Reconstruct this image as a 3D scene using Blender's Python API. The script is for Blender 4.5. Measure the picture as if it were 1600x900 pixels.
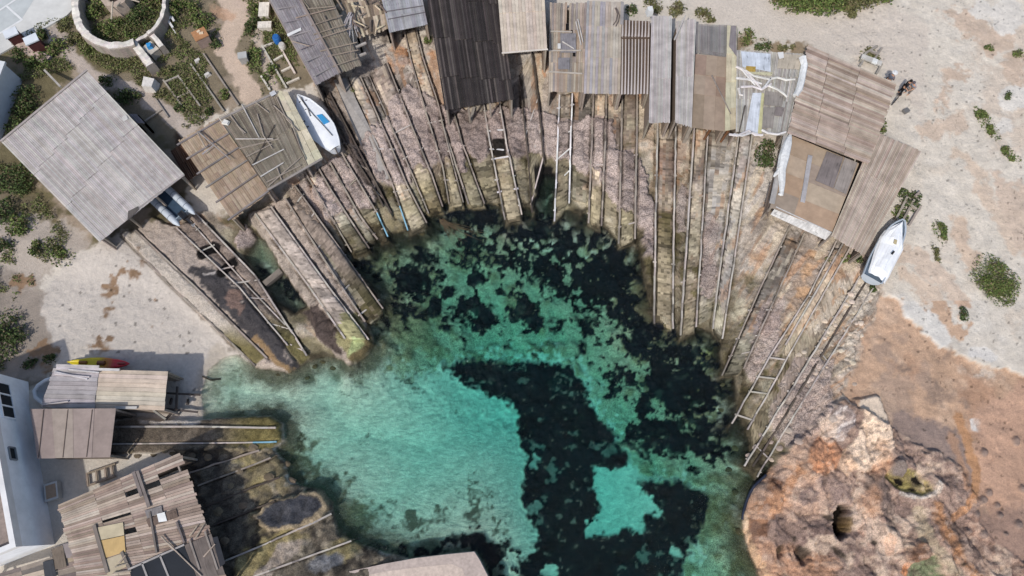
import bpy, bmesh, math, random
import numpy as np
from mathutils import Vector, Matrix, Euler

# ------------------------------------------------------------------ camera, sky, sun, exposure
S = bpy.context.scene
for o in list(bpy.data.objects): bpy.data.objects.remove(o)
COL = S.collection
HC, TILT, F = 45.0, math.radians(18.5), 1067.0
cam = bpy.data.objects.new('camera', bpy.data.cameras.new('camera')); COL.objects.link(cam)
cam.location = (0, 0, HC); cam.rotation_euler = (TILT, 0, 0)
cam.data.sensor_width = 36; cam.data.lens = 36 * F / 1600; cam.data.clip_end = 2000
S.camera = cam
SUN_EL, SUN_DIR = math.radians(50), Vector((-0.5, -0.87, 0)).normalized()      # horizontal direction towards the sun
w = bpy.data.worlds.new('World'); S.world = w; w.use_nodes = True
nt = w.node_tree; bg = nt.nodes['Background']
sky = nt.nodes.new('ShaderNodeTexSky'); sky.sky_type = 'NISHITA'; sky.sun_disc = False
sky.sun_elevation = SUN_EL; sky.sun_rotation = math.atan2(SUN_DIR.x, SUN_DIR.y)
sky.dust_density = 2.0
nt.links.new(sky.outputs[0], bg.inputs[0]); bg.inputs[1].default_value = 0.145
sl = bpy.data.lights.new('sun', 'SUN'); sun = bpy.data.objects.new('sun', sl); COL.objects.link(sun)
sl.energy = 3.0; sl.angle = math.radians(1.5); sl.color = (1, 0.965, 0.91)
d = Vector((SUN_DIR.x * math.cos(SUN_EL), SUN_DIR.y * math.cos(SUN_EL), math.sin(SUN_EL)))
sun.rotation_euler = d.to_track_quat('Z', 'Y').to_euler(); sun.location = (-20, -40, 60)
S.view_settings.view_transform = 'Standard'; S.view_settings.look = 'None'
S.view_settings.exposure = 0.0; S.view_settings.gamma = 1
S.render.engine = 'CYCLES'
S.cycles.max_bounces = 6; S.cycles.transparent_max_bounces = 12

random.seed(7); RNG = np.random.default_rng(11)
CT, ST = math.cos(TILT), math.sin(TILT)
KG = 1.22
def lin(c): c /= 255.0; return c / 12.92 if c <= 0.04045 else ((c + 0.055) / 1.055) ** 2.4
def c8(r, g, b, k=KG): return (lin(r) / k, lin(g) / k, lin(b) / k)
def jit(c, a=0.1, h=0.03):
    f = 1 + random.uniform(-a, a); return tuple(max(0.003, v * f * (1 + random.uniform(-h, h))) for v in c)

# ------------------------------------------------------------------ survey: picture point -> place on a level
def up(px, py, z):
    dx, dy = (px - 800) / F, (450 - py) / F
    Y, Z = dy * CT + ST, dy * ST - CT
    s = (z - HC) / Z
    return Vector((dx * s, Y * s, z))
def proj_np(x, y, z):
    y = np.maximum(y, -70.0)
    dep = y * ST - (z - HC) * CT
    return 800 + F * x / dep, 450 - F * (y * CT + (z - HC) * ST) / dep

# ------------------------------------------------------------------ numpy noise
TAB = RNG.random((512, 512)); TAB2 = RNG.random((512, 512)); TAB3 = RNG.random((512, 512))
def vn(x, y, sd=0):
    xi = np.floor(x).astype(np.int64); yi = np.floor(y).astype(np.int64)
    fx = x - xi; fy = y - yi
    fx = fx * fx * (3 - 2 * fx); fy = fy * fy * (3 - 2 * fy)
    a, b = (xi + sd * 37) & 511, (yi + sd * 91) & 511
    a1, b1 = (a + 1) & 511, (b + 1) & 511
    return (TAB[a, b] * (1 - fx) + TAB[a1, b] * fx) * (1 - fy) + (TAB[a, b1] * (1 - fx) + TAB[a1, b1] * fx) * fy
def fbm(x, y, sc, sd=0, oc=4):
    t = np.zeros_like(x); am = 1.0; tot = 0
    for i in range(oc):
        t += am * (vn(x / sc + 13.7 * i, y / sc - 7.3 * i, sd + i) * 2 - 1); tot += am
        am *= 0.55; sc *= 0.5
    return t / tot * 1.6
def worley(x, y, sc, sd=0):
    x = x / sc; y = y / sc
    xi = np.floor(x).astype(np.int64); yi = np.floor(y).astype(np.int64)
    f1 = np.full(x.shape, 9.0); f2 = np.full(x.shape, 9.0); idv = np.zeros_like(x)
    for i in (-1, 0, 1):
        for j in (-1, 0, 1):
            a, b = (xi + i + sd * 53) & 511, (yi + j + sd * 29) & 511
            dd = (xi + i + TAB2[a, b] - x) ** 2 + (yi + j + TAB3[a, b] - y) ** 2
            n = dd < f1
            f2 = np.where(n, f1, np.minimum(f2, dd)); idv = np.where(n, TAB[a, b], idv); f1 = np.where(n, dd, f1)
    return np.sqrt(f1), np.sqrt(f2), idv
def sst(a, b, x):
    t = np.clip((x - a) / (b - a), 0, 1); return t * t * (3 - 2 * t)

# ------------------------------------------------------------------ survey fields (signed distances to outlines on the plan)
GX = np.arange(-150, 1751, 3.0); GY = np.arange(-90, 1000, 3.0)
PX, PY = np.meshgrid(GX, GY)
def seg_d2(ax, ay, bx, by):
    vx, vy = bx - ax, by - ay; L = vx * vx + vy * vy + 1e-9
    t = np.clip(((PX - ax) * vx + (PY - ay) * vy) / L, 0, 1)
    return (PX - ax - t * vx) ** 2 + (PY - ay - t * vy) ** 2
def POLY(pts):
    d2 = np.full(PX.shape, 1e12); ins = np.zeros(PX.shape, bool); n = len(pts)
    for i in range(n):
        ax, ay = pts[i]; bx, by = pts[(i + 1) % n]
        d2 = np.minimum(d2, seg_d2(ax, ay, bx, by))
        if ay != by:
            ins ^= ((ay > PY) != (by > PY)) & (PX < (bx - ax) * (PY - ay) / (by - ay) + ax)
    d = np.sqrt(d2); return np.where(ins, d, -d)          # positive inside
def LINE(pts, wd):
    d2 = np.full(PX.shape, 1e12)
    for i in range(len(pts) - 1): d2 = np.minimum(d2, seg_d2(*pts[i], *pts[i + 1]))
    return wd - np.sqrt(d2)
def ELL(cx, cy, rx, ry, rot=0):
    a = math.radians(rot); x, y = PX - cx, PY - cy
    X = x * math.cos(a) + y * math.sin(a); Y = -x * math.sin(a) + y * math.cos(a)
    return (1 - np.sqrt((X / rx) ** 2 + (Y / ry) ** 2)) * min(rx, ry)
def samp(Fd, u, v):
    gx = np.clip((u - GX[0]) / 3.0, 0, len(GX) - 1.001); gy = np.clip((v - GY[0]) / 3.0, 0, len(GY) - 1.001)
    ix = gx.astype(int); iy = gy.astype(int); fx = gx - ix; fy = gy - iy
    return (Fd[iy, ix] * (1 - fx) + Fd[iy, ix + 1] * fx) * (1 - fy) + (Fd[iy + 1, ix] * (1 - fx) + Fd[iy + 1, ix + 1] * fx) * fy

WATER = [(318,655),(316,610),(326,580),(345,562),(368,552),(392,570),(420,578),(452,582),(470,571),(484,561),(505,557),(530,560),(547,570),(570,559),
 (584,538),(576,508),(590,500),(603,482),(590,458),(560,420),(548,402),(553,393),(575,403),(590,396),(598,386),(625,379),(648,372),(655,352),(672,337),
 (690,327),(722,319),(735,325),(758,323),(775,326),(790,347),(815,346),(832,340),(838,322),(845,290),(860,290),(866,345),(890,346),(897,363),(912,363),(920,346),(940,354),(962,366),
 (966,386),(985,389),(995,396),(1002,420),(1003,460),(1010,488),(1025,508),(1050,520),(1085,528),(1105,535),(1122,560),(1128,590),(1135,630),(1142,665),
 (1155,690),(1178,715),(1190,735),(1175,765),(1162,800),(1165,850),(1180,880),(1205,960),(1205,1200),(690,1200),(775,960),(762,900),(742,862),(700,867),
 (640,873),(600,862),(560,849),(530,836),(522,810),(520,785),(500,768),(470,762),(452,745),(442,720),(430,700),(443,690),(442,662),(420,651),(360,654)]
POND = [(384,402),(402,368),(424,388),(440,420),(478,476),(462,488),(430,468),(396,420)]

# slipways: (label, rails..., sleepers, rail colour, height of bed)
WD = c8(160,148,136); WL_ = c8(190,180,170); DK = c8(92,82,74); RU = c8(120,82,56); WHT = c8(228,225,221)
SLIP = [
 ('long weathered slipway from the front corner of the big grey plank roof to the beach', [[(190,367),(272,450),(400,572)],[(212,360),(307,450),(418,560)]], 0, WD),
 ('three railed slipway carrying the grey inflatable boat', [[(277,357),(375,450),(450,540)],[(297,345),(390,450),(446,508)],[(307,335),(400,432),(480,556)]], 7, WL_),
 ('stepped slipway with pale edge beams below the brown battened roof, beside the small dark pool', [[(400,335),(485,450),(540,530)],[(425,325),(515,450),(577,532)]], 0, WL_),
 ('slipway with dark rails ending in the pointed wedge of rock next to turquoise water', [[(447,312),(535,450),(572,505)],[(462,292),(575,450),(600,485)]], 6, WD),
 ('slipway half buried in dried seagrass below the slatted roof with loose poles', [[(477,270),(495,300),(525,352),(550,395)],[(497,262),(517,297),(548,345),(578,390)]], 4, WD),
 ('slipway with one rail end painted light blue, directly below the white boat', [[(517,257),(562,337),(592,378)],[(535,242),(590,335),(607,372)]], 5, WD),
 ('narrow dark slipway running between the white boat and the grey concrete slab', [[(502,140),(540,225),(585,297),(600,325)],[(514,145),(555,225),(612,335)]], 4, DK),
 ('slipway beside the grey concrete slab with a light blue tip on one rail', [[(541,121),(585,225),(612,285),(638,362)],[(564,122),(607,220),(637,292),(667,350)]], 5, WD),
 ('slipway over a light strip of earth below the grey two pitched shed', [[(577,120),(622,222),(650,287),(670,335)],[(605,100),(650,215),(675,275),(692,325)]], 4, WD),
 ('slipway starting under the small pale grey roof and passing left of the dark tarred roof', [[(632,50),(642,95),(665,175),(692,262),(702,320)],[(650,45),(661,92),(685,165),(699,225),(724,318)]], 5, WD),
 ('slipway below the left corner of the dark tarred roof, deep in dried seagrass', [[(690,190),(701,225),(732,320)],[(710,180),(722,225),(757,320)]], 3, WD),
 ('ladder-like slipway with white rungs below the dark tarred roof', [[(755,160),(765,222),(789,345)],[(780,160),(791,225),(815,337)]], 7, WL_),
 ('dark slipway in shade between the dark tarred roof and the patched roof', [[(812,120),(820,200),(826,260),(831,335)],[(832,82),(845,200),(850,262)]], 4, DK),
 ('slipway with a white left rail below the patched roof full of holes', [[(874,150),(871,225),(866,347)],[(894,148),(891,225),(889,318)]], 5, WHT),
 ('slipway below the plain grey plank roof beside the peeling brown roof', [[(927,148),(924,225),(919,350)],[(947,148),(945,225),(939,355)]], 3, WD),
 ('slipway over orange earth below the peeling brown roof', [[(972,148),(970,225),(966,382)],[(995,148),(994,225),(991,375)]], 2, WD),
 ('long slipway below the pair of narrow grey roofs, reaching the dark water', [[(1027,193),(1024,320),(1021,507)],[(1055,195),(1052,340),(1050,515)]], 2, WL_),
 ('long slipway with grey rails below the brown sheet roof', [[(1084,200),(1070,410),(1062,525)],[(1105,205),(1093,410),(1086,512)]], 2, WL_),
 ('slipway with leaning rails crossing pale sand below the roof strewn with white branches', [[(1153,212),(1120,450),(1112,515)],[(1174,212),(1145,415),(1127,530)]], 1, WL_),
 ('slipway below the white front board of the orange plywood roof', [[(1232,356),(1187,450),(1127,587)],[(1255,366),(1217,450),(1160,577)]], 5, WD),
 ('three railed slipway below the long narrow plank roof, low green weeds at its head', [[(1305,378),(1262,462),(1200,560),(1142,662)],[(1317,378),(1277,450),(1225,540)],[(1327,387),(1290,450),(1230,557),(1195,622),(1165,672)]], 9, WL_),
 ('slipway with dark rails running down from the boat under the white tarpaulin', [[(1343,432),(1212,647),(1162,728)],[(1352,440),(1220,660),(1176,728)],[(1362,452),(1227,670),(1182,745)]], 12, WL_),
 ('level slipway on the dark jetty that leaves the brown plywood roof', [[(180,667),(320,667),(432,669)],[(175,694),(320,693),(434,691)]], 0, WL_),
 ('thin slipway leaving the upper corner of the ragged plank roof', [[(293,741),(350,722),(405,704)],[(310,759),(370,737),(425,716)]], 0, WD),
 ('thin dark slipway leaving the middle of the ragged plank roof', [[(322,791),(400,760),(438,746)],[(331,822),(400,795),(430,783)]], 0, DK),
 ('pale railed slipway past the slate-grey rock platform at the cove mouth', [[(348,878),(400,857),(520,803)],[(385,905),(410,896),(550,845)]], 0, WL_),
]

# ------------------------------------------------------------------ terrain
STEP = 0.085
cx_ = np.arange(-44, 44.001, STEP); cy_ = np.arange(-6, 42.001, STEP)
def outer(a, sgn, lim=420):
    r = []; s = STEP * 2; p = a
    while abs(p) < lim: p += sgn * s; r.append(p); s *= 1.45
    return r
xs = np.concatenate([outer(-44, -1)[::-1], cx_, outer(cx_[-1], 1)])
ys = np.concatenate([outer(-6, -1)[::-1], cy_, outer(cy_[-1], 1)])
X, Y = np.meshgrid(xs, ys); NY, NX = X.shape
Xn = X.ravel(); Yn = Y.ravel(); N = Xn.size
n1 = fbm(Xn, Yn, 3.0, 1, 4); n2 = fbm(Xn, Yn, 3.0, 9, 4)
m1 = fbm(Xn, Yn, 0.8, 17, 4); m2 = fbm(Xn, Yn, 0.8, 23, 4)
f1_ = fbm(Xn, Yn, 0.3, 31, 2); f2_ = fbm(Xn, Yn, 0.3, 35, 2)
big = fbm(Xn, Yn, 9.0, 41, 4)
hi = RNG.random(N) - 0.5
PXM = 0.043
U, V = proj_np(Xn, Yn, np.zeros(N))
def cut(pts, px):
    pts = list(pts)
    if px < 0:
        (x0, y0), (x1, y1) = pts[-2], pts[-1]; L = math.hypot(x1 - x0, y1 - y0); return pts[:-1] + [(x1 + (x1 - x0) / L * -px, y1 + (y1 - y0) / L * -px)]
    while len(pts) > 1:
        (x0, y0), (x1, y1) = pts[-2], pts[-1]; L = math.hypot(x1 - x0, y1 - y0)
        if L > px: return pts[:-1] + [(x1 + (x0 - x1) * px / L, y1 + (y0 - y1) * px / L)]
        px -= L; pts.pop()
    return pts
rr = random.Random(5); STRIPS = []
for k in range(len(SLIP)):
    rails = SLIP[k][1]
    for i in range(len(rails) - 1): STRIPS.append((cut(rails[i], -rr.uniform(2, 9)), cut(rails[i + 1], -rr.uniform(2, 9)), 'bed', k))
    if 4 <= k < 21 and k not in (12,):
        A_, B_ = rails[-1], SLIP[k + 1][1][0]
        c1, c2 = rr.uniform(0, 26), rr.uniform(0, 26); STRIPS.append((cut(A_, c1), cut(B_, c2), 'gap', k))
SSDF = [POLY(L + R[::-1]) for L, R, _, _ in STRIPS]
FING = np.maximum.reduce([s for s, t in zip(SSDF, STRIPS) if 4 <= t[3] <= 21])
FANW = sst(-20, 20, POLY([(470,250),(600,150),(860,150),(1100,190),(1260,330),(1400,420),(1240,720),(1190,750),(1130,700),(1090,560),(960,420),(760,360),(560,430),(530,380)]))
dB = samp(POLY(WATER), U + 2.5 * m1, V + 2.5 * m2); fw = samp(FANW, U, V); fg = samp(FING, U + 2.2 * m1, V + 2.2 * m2) + 1.2
dB = np.where(fw > .02, np.minimum(dB + 20 * fw, np.where(fg > -6, -fg * 1.6, 99)), dB) if False else np.minimum(dB + 16 * fw, np.where(fw > .3, -fg * 1.3, 1e3))
dW = np.maximum(dB if True else samp(POLY(WATER), U, V), samp(POLY(POND), U + 2 * m1, V + 2 * m2))   # >0 in water
beach = samp(POLY([(250,440),(330,500),(385,560),(372,600),(340,650),(300,660),(120,650),(0,600),(0,400)]), U, V)
bch = sst(-25, 30, beach)
dl = np.maximum(-dW, 0) * PXM; dw = np.maximum(dW, 0) * PXM
hl_rock = 0.18 * (1 - np.exp(-dl / 0.12)) + 1.75 * (1 - np.exp(-dl / 7.0))
hl_sand = 0.03 + 1.6 * (1 - np.exp(-dl / 11.0))
H0 = np.where(dW < 0, hl_rock * (1 - bch) + hl_sand * bch, 0)
depth_rock = 0.30 * (1 - np.exp(-dw / 0.25)) + 2.7 * (1 - np.exp(-dw / 5.5))
depth_sand = 0.04 + 2.7 * (1 - np.exp(-dw / 7.6))
bw = sst(-60, 60, samp(POLY([(330,560),(470,590),(560,600),(700,640),(800,700),(800,830),(640,820),(520,720),(430,640),(330,640)]), U, V))
H0 = np.where(dW >= 0, -(depth_rock * (1 - bw) + depth_sand * bw), H0)
pond = sst(0, 6, samp(POLY(POND), U, V))
H0 = np.where(pond > 0, np.maximum(H0, -0.75), H0)
U, V = proj_np(Xn, Yn, np.clip(H0, -0.3, 5))
Ud, Vd = proj_np(Xn, Yn, H0)
def M(Fd, soft=6, warp=6, off=0, fine=0.55):
    soft = soft * .55
    return sst(-soft, soft, samp(Fd, U + warp * (n1 * (1 - fine) + m1 * fine * 1.5 + f1_ * .35), V + warp * (n2 * (1 - fine) + m2 * fine * 1.5 + f2_ * .35)) + off)
def MU(Fd, soft=6, warp=6, off=0):
    return sst(-soft, soft, samp(Fd, Ud + warp * (0.45 * n1 + 0.8 * m1 + .9 * f1_), Vd + warp * (0.45 * n2 + 0.8 * m2 + .9 * f2_)) + off)
ang = np.arctan2(U - 880, 900 - V); rad = np.hypot(U - 880, V - 900)
def streak(wa, wr, sd): return fbm(ang * 560 / wa + .25 * m1, rad / wr + .4 * n1, 1.0, sd, 3)
Ht = H0.copy()
C = np.zeros((N, 3)); SPK = np.zeros(N); RGH = np.full(N, 0.35)
def paint(m, col, var=0.10, nz=None):
    global C
    nz = m1 if nz is None else nz
    cc = np.array(col)[None, :] * (1 + var * nz)[:, None]
    C = C * (1 - m)[:, None] + cc * m[:, None]
land = (dW < 0)
C[:] = c8(215,205,191)
C *= (1 + 0.05 * m1 + 0.05 * n1)[:, None]
# -- right hand sandy ground with tan rock showing through
right = M(POLY([(1230,-90),(1750,-90),(1750,1000),(1180,1000),(1180,740),(1300,560),(1380,440),(1420,330)]), 20, 10)
paint(right * sst(0.3, 0.7, n1 + 0.5 * m1) * .6, c8(206,190,172), 0.10)
paint(right * sst(0.1,.5,n2-.4*m1)*.5, c8(226,218,206), .04)
paint(M(POLY([(1480,-90),(1750,-90),(1750,260),(1560,240),(1530,150)]), 25, 25) * sst(-0.1, 0.35, n2 + .6 * m2) * .6, c8(200,172,148), 0.12)
for (e) in (ELL(1510,35,35,22,20), ELL(1560,60,34,20,-10), ELL(1490,120,24,14), ELL(1585,110,20,30), ELL(1470,150,10,20)): paint(M(e, 6, 16), c8(192,158,132), .14); 
for (e) in (ELL(1575,25,26,34,0), ELL(1590,155,26,22,0), ELL(1535,15,16,16), ELL(1570,200,18,14)): paint(M(e, 4, 8), c8(224,220,214), .04)
SOFT_ = 1
paint(M(LINE([(1445,205),(1485,195),(1500,190)], 14), 6, 10), c8(196,166,142), .1)
paint(M(LINE([(1490,235),(1520,255),(1535,275)], 8), 6, 8), c8(205,176,150), .1)
paint(M(POLY([(1545,270),(1580,285),(1620,300),(1750,330),(1750,420),(1600,405),(1570,360)]), 7, 10), c8(196,164,140), .1)
paint(M(LINE([(1496,348),(1506,385),(1520,410)], 12), 6, 8), c8(204,168,138), .1)
paint(M(LINE([(1530,290),(1560,340),(1580,390)], 9), 6, 8), c8(206,176,150), .1)
paint(M(LINE([(1400,395),(1440,400),(1470,430),(1500,470)], 14), 6, 12), c8(208,178,154), .12)
paint(M(LINE([(1420,430),(1455,455),(1480,510),(1500,520)], 12), 6, 12), c8(203,172,146), .12)
paint(M(LINE([(1410,470),(1450,500),(1472,530)], 14), 5, 6), c8(222,216,207), .04)
tn = right * (V < 470) * .48; C = C * (1 - tn)[:, None] + np.array(c8(223,212,196))[None] * tn[:, None]
C *= (1 + right * .10 * fbm(Xn, Yn, .5, 171, 3))[:, None]
# big orange clay apron
clay = M(POLY([(1376,455),(1408,468),(1414,488),(1432,505),(1448,520),(1480,545),(1530,572),(1600,585),(1750,600),(1750,1000),(1560,900),(1430,740),(1400,668),(1340,638),(1316,612),(1330,570),(1355,510),(1372,480)]), 3.5, 7)
paint(clay, c8(194,162,136), .09, n1)
paint(clay * sst(0.1, 0.7, n2), c8(184,148,122), .08)
paint(clay * sst(.2, .9, fbm(Xn, Yn, 1.6, 63, 4)), c8(205,175,150), .06)
C *= (1 + clay * (.10 * fbm(Xn, Yn, .5, 175, 4) + .06 * f1_))[:, None]; SPK = np.maximum(SPK, clay * .22)
paint(clay * sst(.3, .6, fbm(Xn, Yn, 2.2, 181, 5)) * .55, c8(160,140,126), .12)
for e in (ELL(1410,537,12,8), ELL(1475,552,12,14), ELL(1415,580,10,8), ELL(1470,618,24,14), ELL(1510,640,14,12)): paint(M(e, 8, 10) * sst(-.3, .4, m1), c8(150,128,112), .16)
paint(M(POLY([(1510,543),(1540,540),(1560,556),(1548,567),(1512,556)]), 3, 4), c8(222,216,208), .04)
paint(M(POLY([(1520,655),(1550,648),(1570,660),(1545,675),(1522,672)]), 2.5, 4), c8(224,218,210), .05)
paint(M(ELL(1535,585,24,8,10), 8, 12) * sst(-.3, .4, m2), c8(214,196,178), .06)
# lower right rock platform
rock = M(POLY([(1166,870),(1160,800),(1178,752),(1205,722),(1240,690),(1280,655),(1318,622),(1345,640),(1400,668),(1440,700),(1500,730),(1530,790),(1560,860),(1600,880),(1750,900),(1750,1000),(1200,1000)]), 7, 9)
rn1 = fbm(Xn, Yn, 2.2, 301, 5); rn2 = fbm(Xn, Yn, 1.0, 305, 5); rn3 = fbm(Xn, Yn, .45, 309, 3)
w1a, w1b, w1i = worley(Xn + .6 * m1, Yn + .6 * m2, 2.4, 3)
paint(rock, c8(166,144,130), .12)
paint(rock * sst(0, .45, rn1) * .7, c8(186,160,140), .1)
paint(rock * sst(.0, -.5, rn1) * .7, c8(140,122,114), .14)
paint(M(POLY([(1400,640),(1460,655),(1500,670),(1530,720),(1525,790),(1440,800),(1395,770),(1385,700)]), 9, 8), c8(150,131,121), .1, rn2)
paint(M(POLY([(1530,640),(1600,600),(1750,620),(1750,830),(1560,830),(1528,780)]), 12, 10), c8(194,158,134), .1, rn1)
paint(M(POLY([(1540,800),(1750,780),(1750,1000),(1600,960),(1500,890),(1500,840)]), 14, 12), c8(166,138,122), .14, rn1)
paint(M(POLY([(1480,810),(1540,850),(1600,890),(1560,930),(1490,880)]), 10, 9), c8(136,118,108), .12)
paint(M(LINE([(1500,650),(1517,690),(1527,735),(1526,768),(1510,795),(1488,812)], 7), 4, 6), c8(188,144,108), .1)
paint(M(LINE([(1490,680),(1505,720),(1510,760)], 7), 6, 7) * .7, c8(178,140,112), .1)
paint(M(POLY([(1178,812),(1200,800),(1260,800),(1345,815),(1385,845),(1382,960),(1205,960),(1172,850)]), 10, 10) * .75, c8(138,120,112), .14, rn2)
paint(M(POLY([(1178,812),(1200,800),(1260,800),(1345,815),(1385,845),(1382,960),(1205,960),(1172,850)]), 10, 10) * sst(.1, .5, rn2), c8(116,100,95), .14)
paint(M(POLY([(1225,760),(1262,748),(1310,752),(1345,775),(1345,800),(1310,815),(1250,815),(1215,805)]), 6, 8), c8(186,160,142), .12, rn2)
paint(M(POLY([(1225,760),(1262,748),(1310,752),(1345,775),(1345,800),(1310,815),(1250,815),(1215,805)]), 6, 8) * sst(.1, .4, rn2), c8(146,128,120), .12)
paint(M(POLY([(1340,815),(1380,800),(1390,830),(1382,860),(1345,850)]), 5, 7), c8(172,146,132), .12)
paint(M(POLY([(1345,742),(1368,738),(1385,765),(1398,800),(1402,840),(1388,850),(1380,815),(1366,785),(1345,765)]), 3, 4), c8(120,106,99), .08)
paint(M(POLY([(1172,800),(1205,745),(1222,750),(1205,800),(1195,835),(1175,840)]), 5, 7), c8(120,92,76), .2, rn3)
paint(M(LINE([(1245,735),(1225,765),(1205,800)], 7), 4, 6), c8(176,138,110), .12)
paint(M(LINE([(1166,805),(1168,838),(1180,868),(1198,900),(1215,960)], 6), 3, 4), c8(200,180,150), .12)
paint(M(POLY([(1278,650),(1300,634),(1325,636),(1334,660),(1312,690),(1290,684)]), 3, 4), c8(156,146,143), .12)
paint(M(POLY([(1278,650),(1300,634),(1325,636),(1334,660),(1312,690),(1290,684)]), 3, 4) * sst(.1, .35, streak(14, 300, 411)), c8(212,206,202), .06)
paint(M(POLY([(1342,624),(1375,620),(1386,650),(1388,690),(1382,715),(1350,740),(1335,735),(1318,705),(1335,680),(1346,655)]), 3, 5), c8(226,206,184), .06, rn2)
paint(M(POLY([(1318,700),(1335,735),(1320,742),(1300,725)]), 3, 4), c8(206,180,156), .08)
paint(M(POLY([(1252,720),(1270,688),(1298,684),(1313,705),(1306,730),(1285,748),(1262,735)]), 3, 4), c8(196,148,116), .08, rn2)
paint(M(POLY([(1378,850),(1384,828),(1396,840),(1394,868),(1382,868)]), 2.5, 3), c8(200,142,104), .08)
paint(M(POLY([(1404,895),(1410,876),(1420,880),(1414,905)]), 2.5, 3), c8(194,138,100), .08)
paint(M(LINE([(1430,800),(1450,850),(1480,890),(1500,920)], 12), 6, 9), c8(176,162,140), .16)
paint(M(LINE([(1460,790),(1475,830),(1500,880),(1540,920)], 7), 5, 7), c8(166,128,98), .14)
paint(M(POLY([(1415,850),(1440,842),(1448,870),(1435,885),(1418,880)]), 4, 5), c8(128,100,82), .16)
paint(M(POLY([(1378,745),(1395,722),(1420,735),(1455,750),(1460,765),(1432,775),(1395,760)]), 3, 5), c8(156,146,94), .14, rn3)
paint(M(LINE([(1405,770),(1432,778),(1462,768),(1464,752)], 3.5), 2, 3), c8(196,190,182), .06)
paint(M(POLY([(1418,885),(1455,870),(1470,900),(1450,930),(1410,930)]), 4, 5), c8(122,132,104), .14)
# -- middle fan: stone between the sheds and the water
fan = M(POLY([(262,440),(190,366),(300,330),(390,330),(430,300),(500,245),(490,130),(590,40),(700,60),(860,60),(1090,180),(1200,215),(1260,350),(1400,380),(1378,450),(1340,560),(1318,620),(1240,690),(1178,752),(1100,760),(500,600),(400,580)]), 8, 7)
paint(fan, c8(192,180,166), .16)
paint(fan * sst(-.1, .5, n1) * .7, c8(162,148,136), .16)
paint(fan * sst(.1, .6, n2 + .4 * m2), c8(190,176,162), .12)
paint(fan * sst(.25, .6, fbm(Xn, Yn, 1.4, 71, 4)) * .7, c8(206,196,184), .1)
paint(fan * sst(.25, .6, fbm(Xn, Yn, 1.6, 75, 4)) * .7, c8(116,104,96), .15)
# sandy corner between sheds 13 and 16 ; pale rocks right slope
paint(M(POLY([(1105,215),(1185,225),(1210,300),(1180,330),(1150,350),(1100,320)]), 8, 9), c8(208,198,186), .08)
paint(M(POLY([(1150,330),(1215,330),(1260,380),(1240,440),(1190,500),(1140,440)]), 12, 12) * sst(-.5, .2, n2), c8(214,196,174), .1)
slope = M(POLY([(1230,370),(1340,400),(1385,450),(1340,560),(1300,640),(1240,690),(1190,720),(1180,640),(1220,520)]), 12, 10)
paint(slope, c8(190,170,152), .15)
paint(M(POLY([(1290,430),(1340,430),(1380,450),(1350,520),(1320,590),(1290,560),(1260,520)]), 10, 12), c8(218,204,186), .1)
for e in (LINE([(1275,395),(1258,430),(1235,490),(1218,520)], 11), ELL(1185,395,12,20,30), ELL(1230,385,10,14), ELL(1195,330,16,7), ELL(1310,460,8,10), ELL(1285,490,7,9)): paint(M(e, 6, 9), c8(200,164,130), .14)
for e in (POLY([(948,150),(1015,148),(1012,240),(985,236),(960,215)]), POLY([(1040,195),(1082,205),(1078,290),(1060,320),(1045,260)]), LINE([(1012,200),(1030,240),(1026,270)], 9), ELL(625,84,14,14), LINE([(610,96),(640,97),(675,86)], 7), ELL(850,100,10,20), ELL(900,155,9,14), ELL(870,160,8,10), ELL(1040,290,10,14)):
    paint(M(e, 5, 9) * sst(-.75, -.1, n1 * .5 + m2), c8(190,144,110), .16)
for e in (ELL(980,210,12,6), ELL(1068,217,9,7), ELL(842,98,8,9), ELL(820,108,12,12), ELL(980,185,10,5)): paint(M(e, 4, 6), c8(222,206,184), .08)
wfa, wfb, wfi = worley(Xn + .25 * m1, Yn + .25 * m2, .75, 5)
wsa, wsb, wsi = worley(Xn + .1 * m1, Yn + .1 * m2, .34, 8)
C *= (1 + (fan * 0.22 * (wfi - .5) + fan * .2 * (wsi - .5)))[:, None]
crk = (1 - sst(0.02, 0.14, wfb - wfa))
C *= (1 - 0.35 * crk * np.maximum(fan * .6, np.maximum(slope, rock * .3)))[:, None]
Ht += fan * (0.10 * m1 + 0.06 * (wfi - .5)) - .10 * crk * np.maximum(fan * .4, slope)
SPK = np.maximum(SPK, fan * .5)
# strips of the slipways
PALS = [c8(204,190,170), c8(178,166,154), c8(168,150,138), c8(128,116,106), c8(188,168,142), c8(150,136,124), c8(196,184,168)]
SM = []; MOSS = np.full(N, 34.0); TIP = np.zeros(N)
for (L, R, kind, k), sd in zip(STRIPS, SSDF):
    m = sst(-1.0, 1.2, samp(sd, U + 1.3 * m1, V + 1.3 * m2)); SM.append(m)
    if k >= 3: MOSS = MOSS * (1 - m) + rr.choice([10, 18, 26, 40, 55, 70]) * m; TIP = TIP * (1 - m) + rr.choice([-1, -.4, .3, .7, 1]) * m
    if k >= 3: paint(m * (.55 + .25 * rr.random()) * sst(-.5, .3, m1 + n2), rr.choice(PALS), .15)
st1, st2, st3 = streak(9, 60, 201), streak(7, 45, 207), streak(12, 90, 211)
paint(fan * sst(.15, .5, st1) * .75, c8(208,192,168), .1)
paint(fan * sst(.25, .6, st2) * .65, c8(188,148,116), .12)
paint(fan * sst(.2, .55, st3) * .6, c8(112,100,90), .15)
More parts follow.
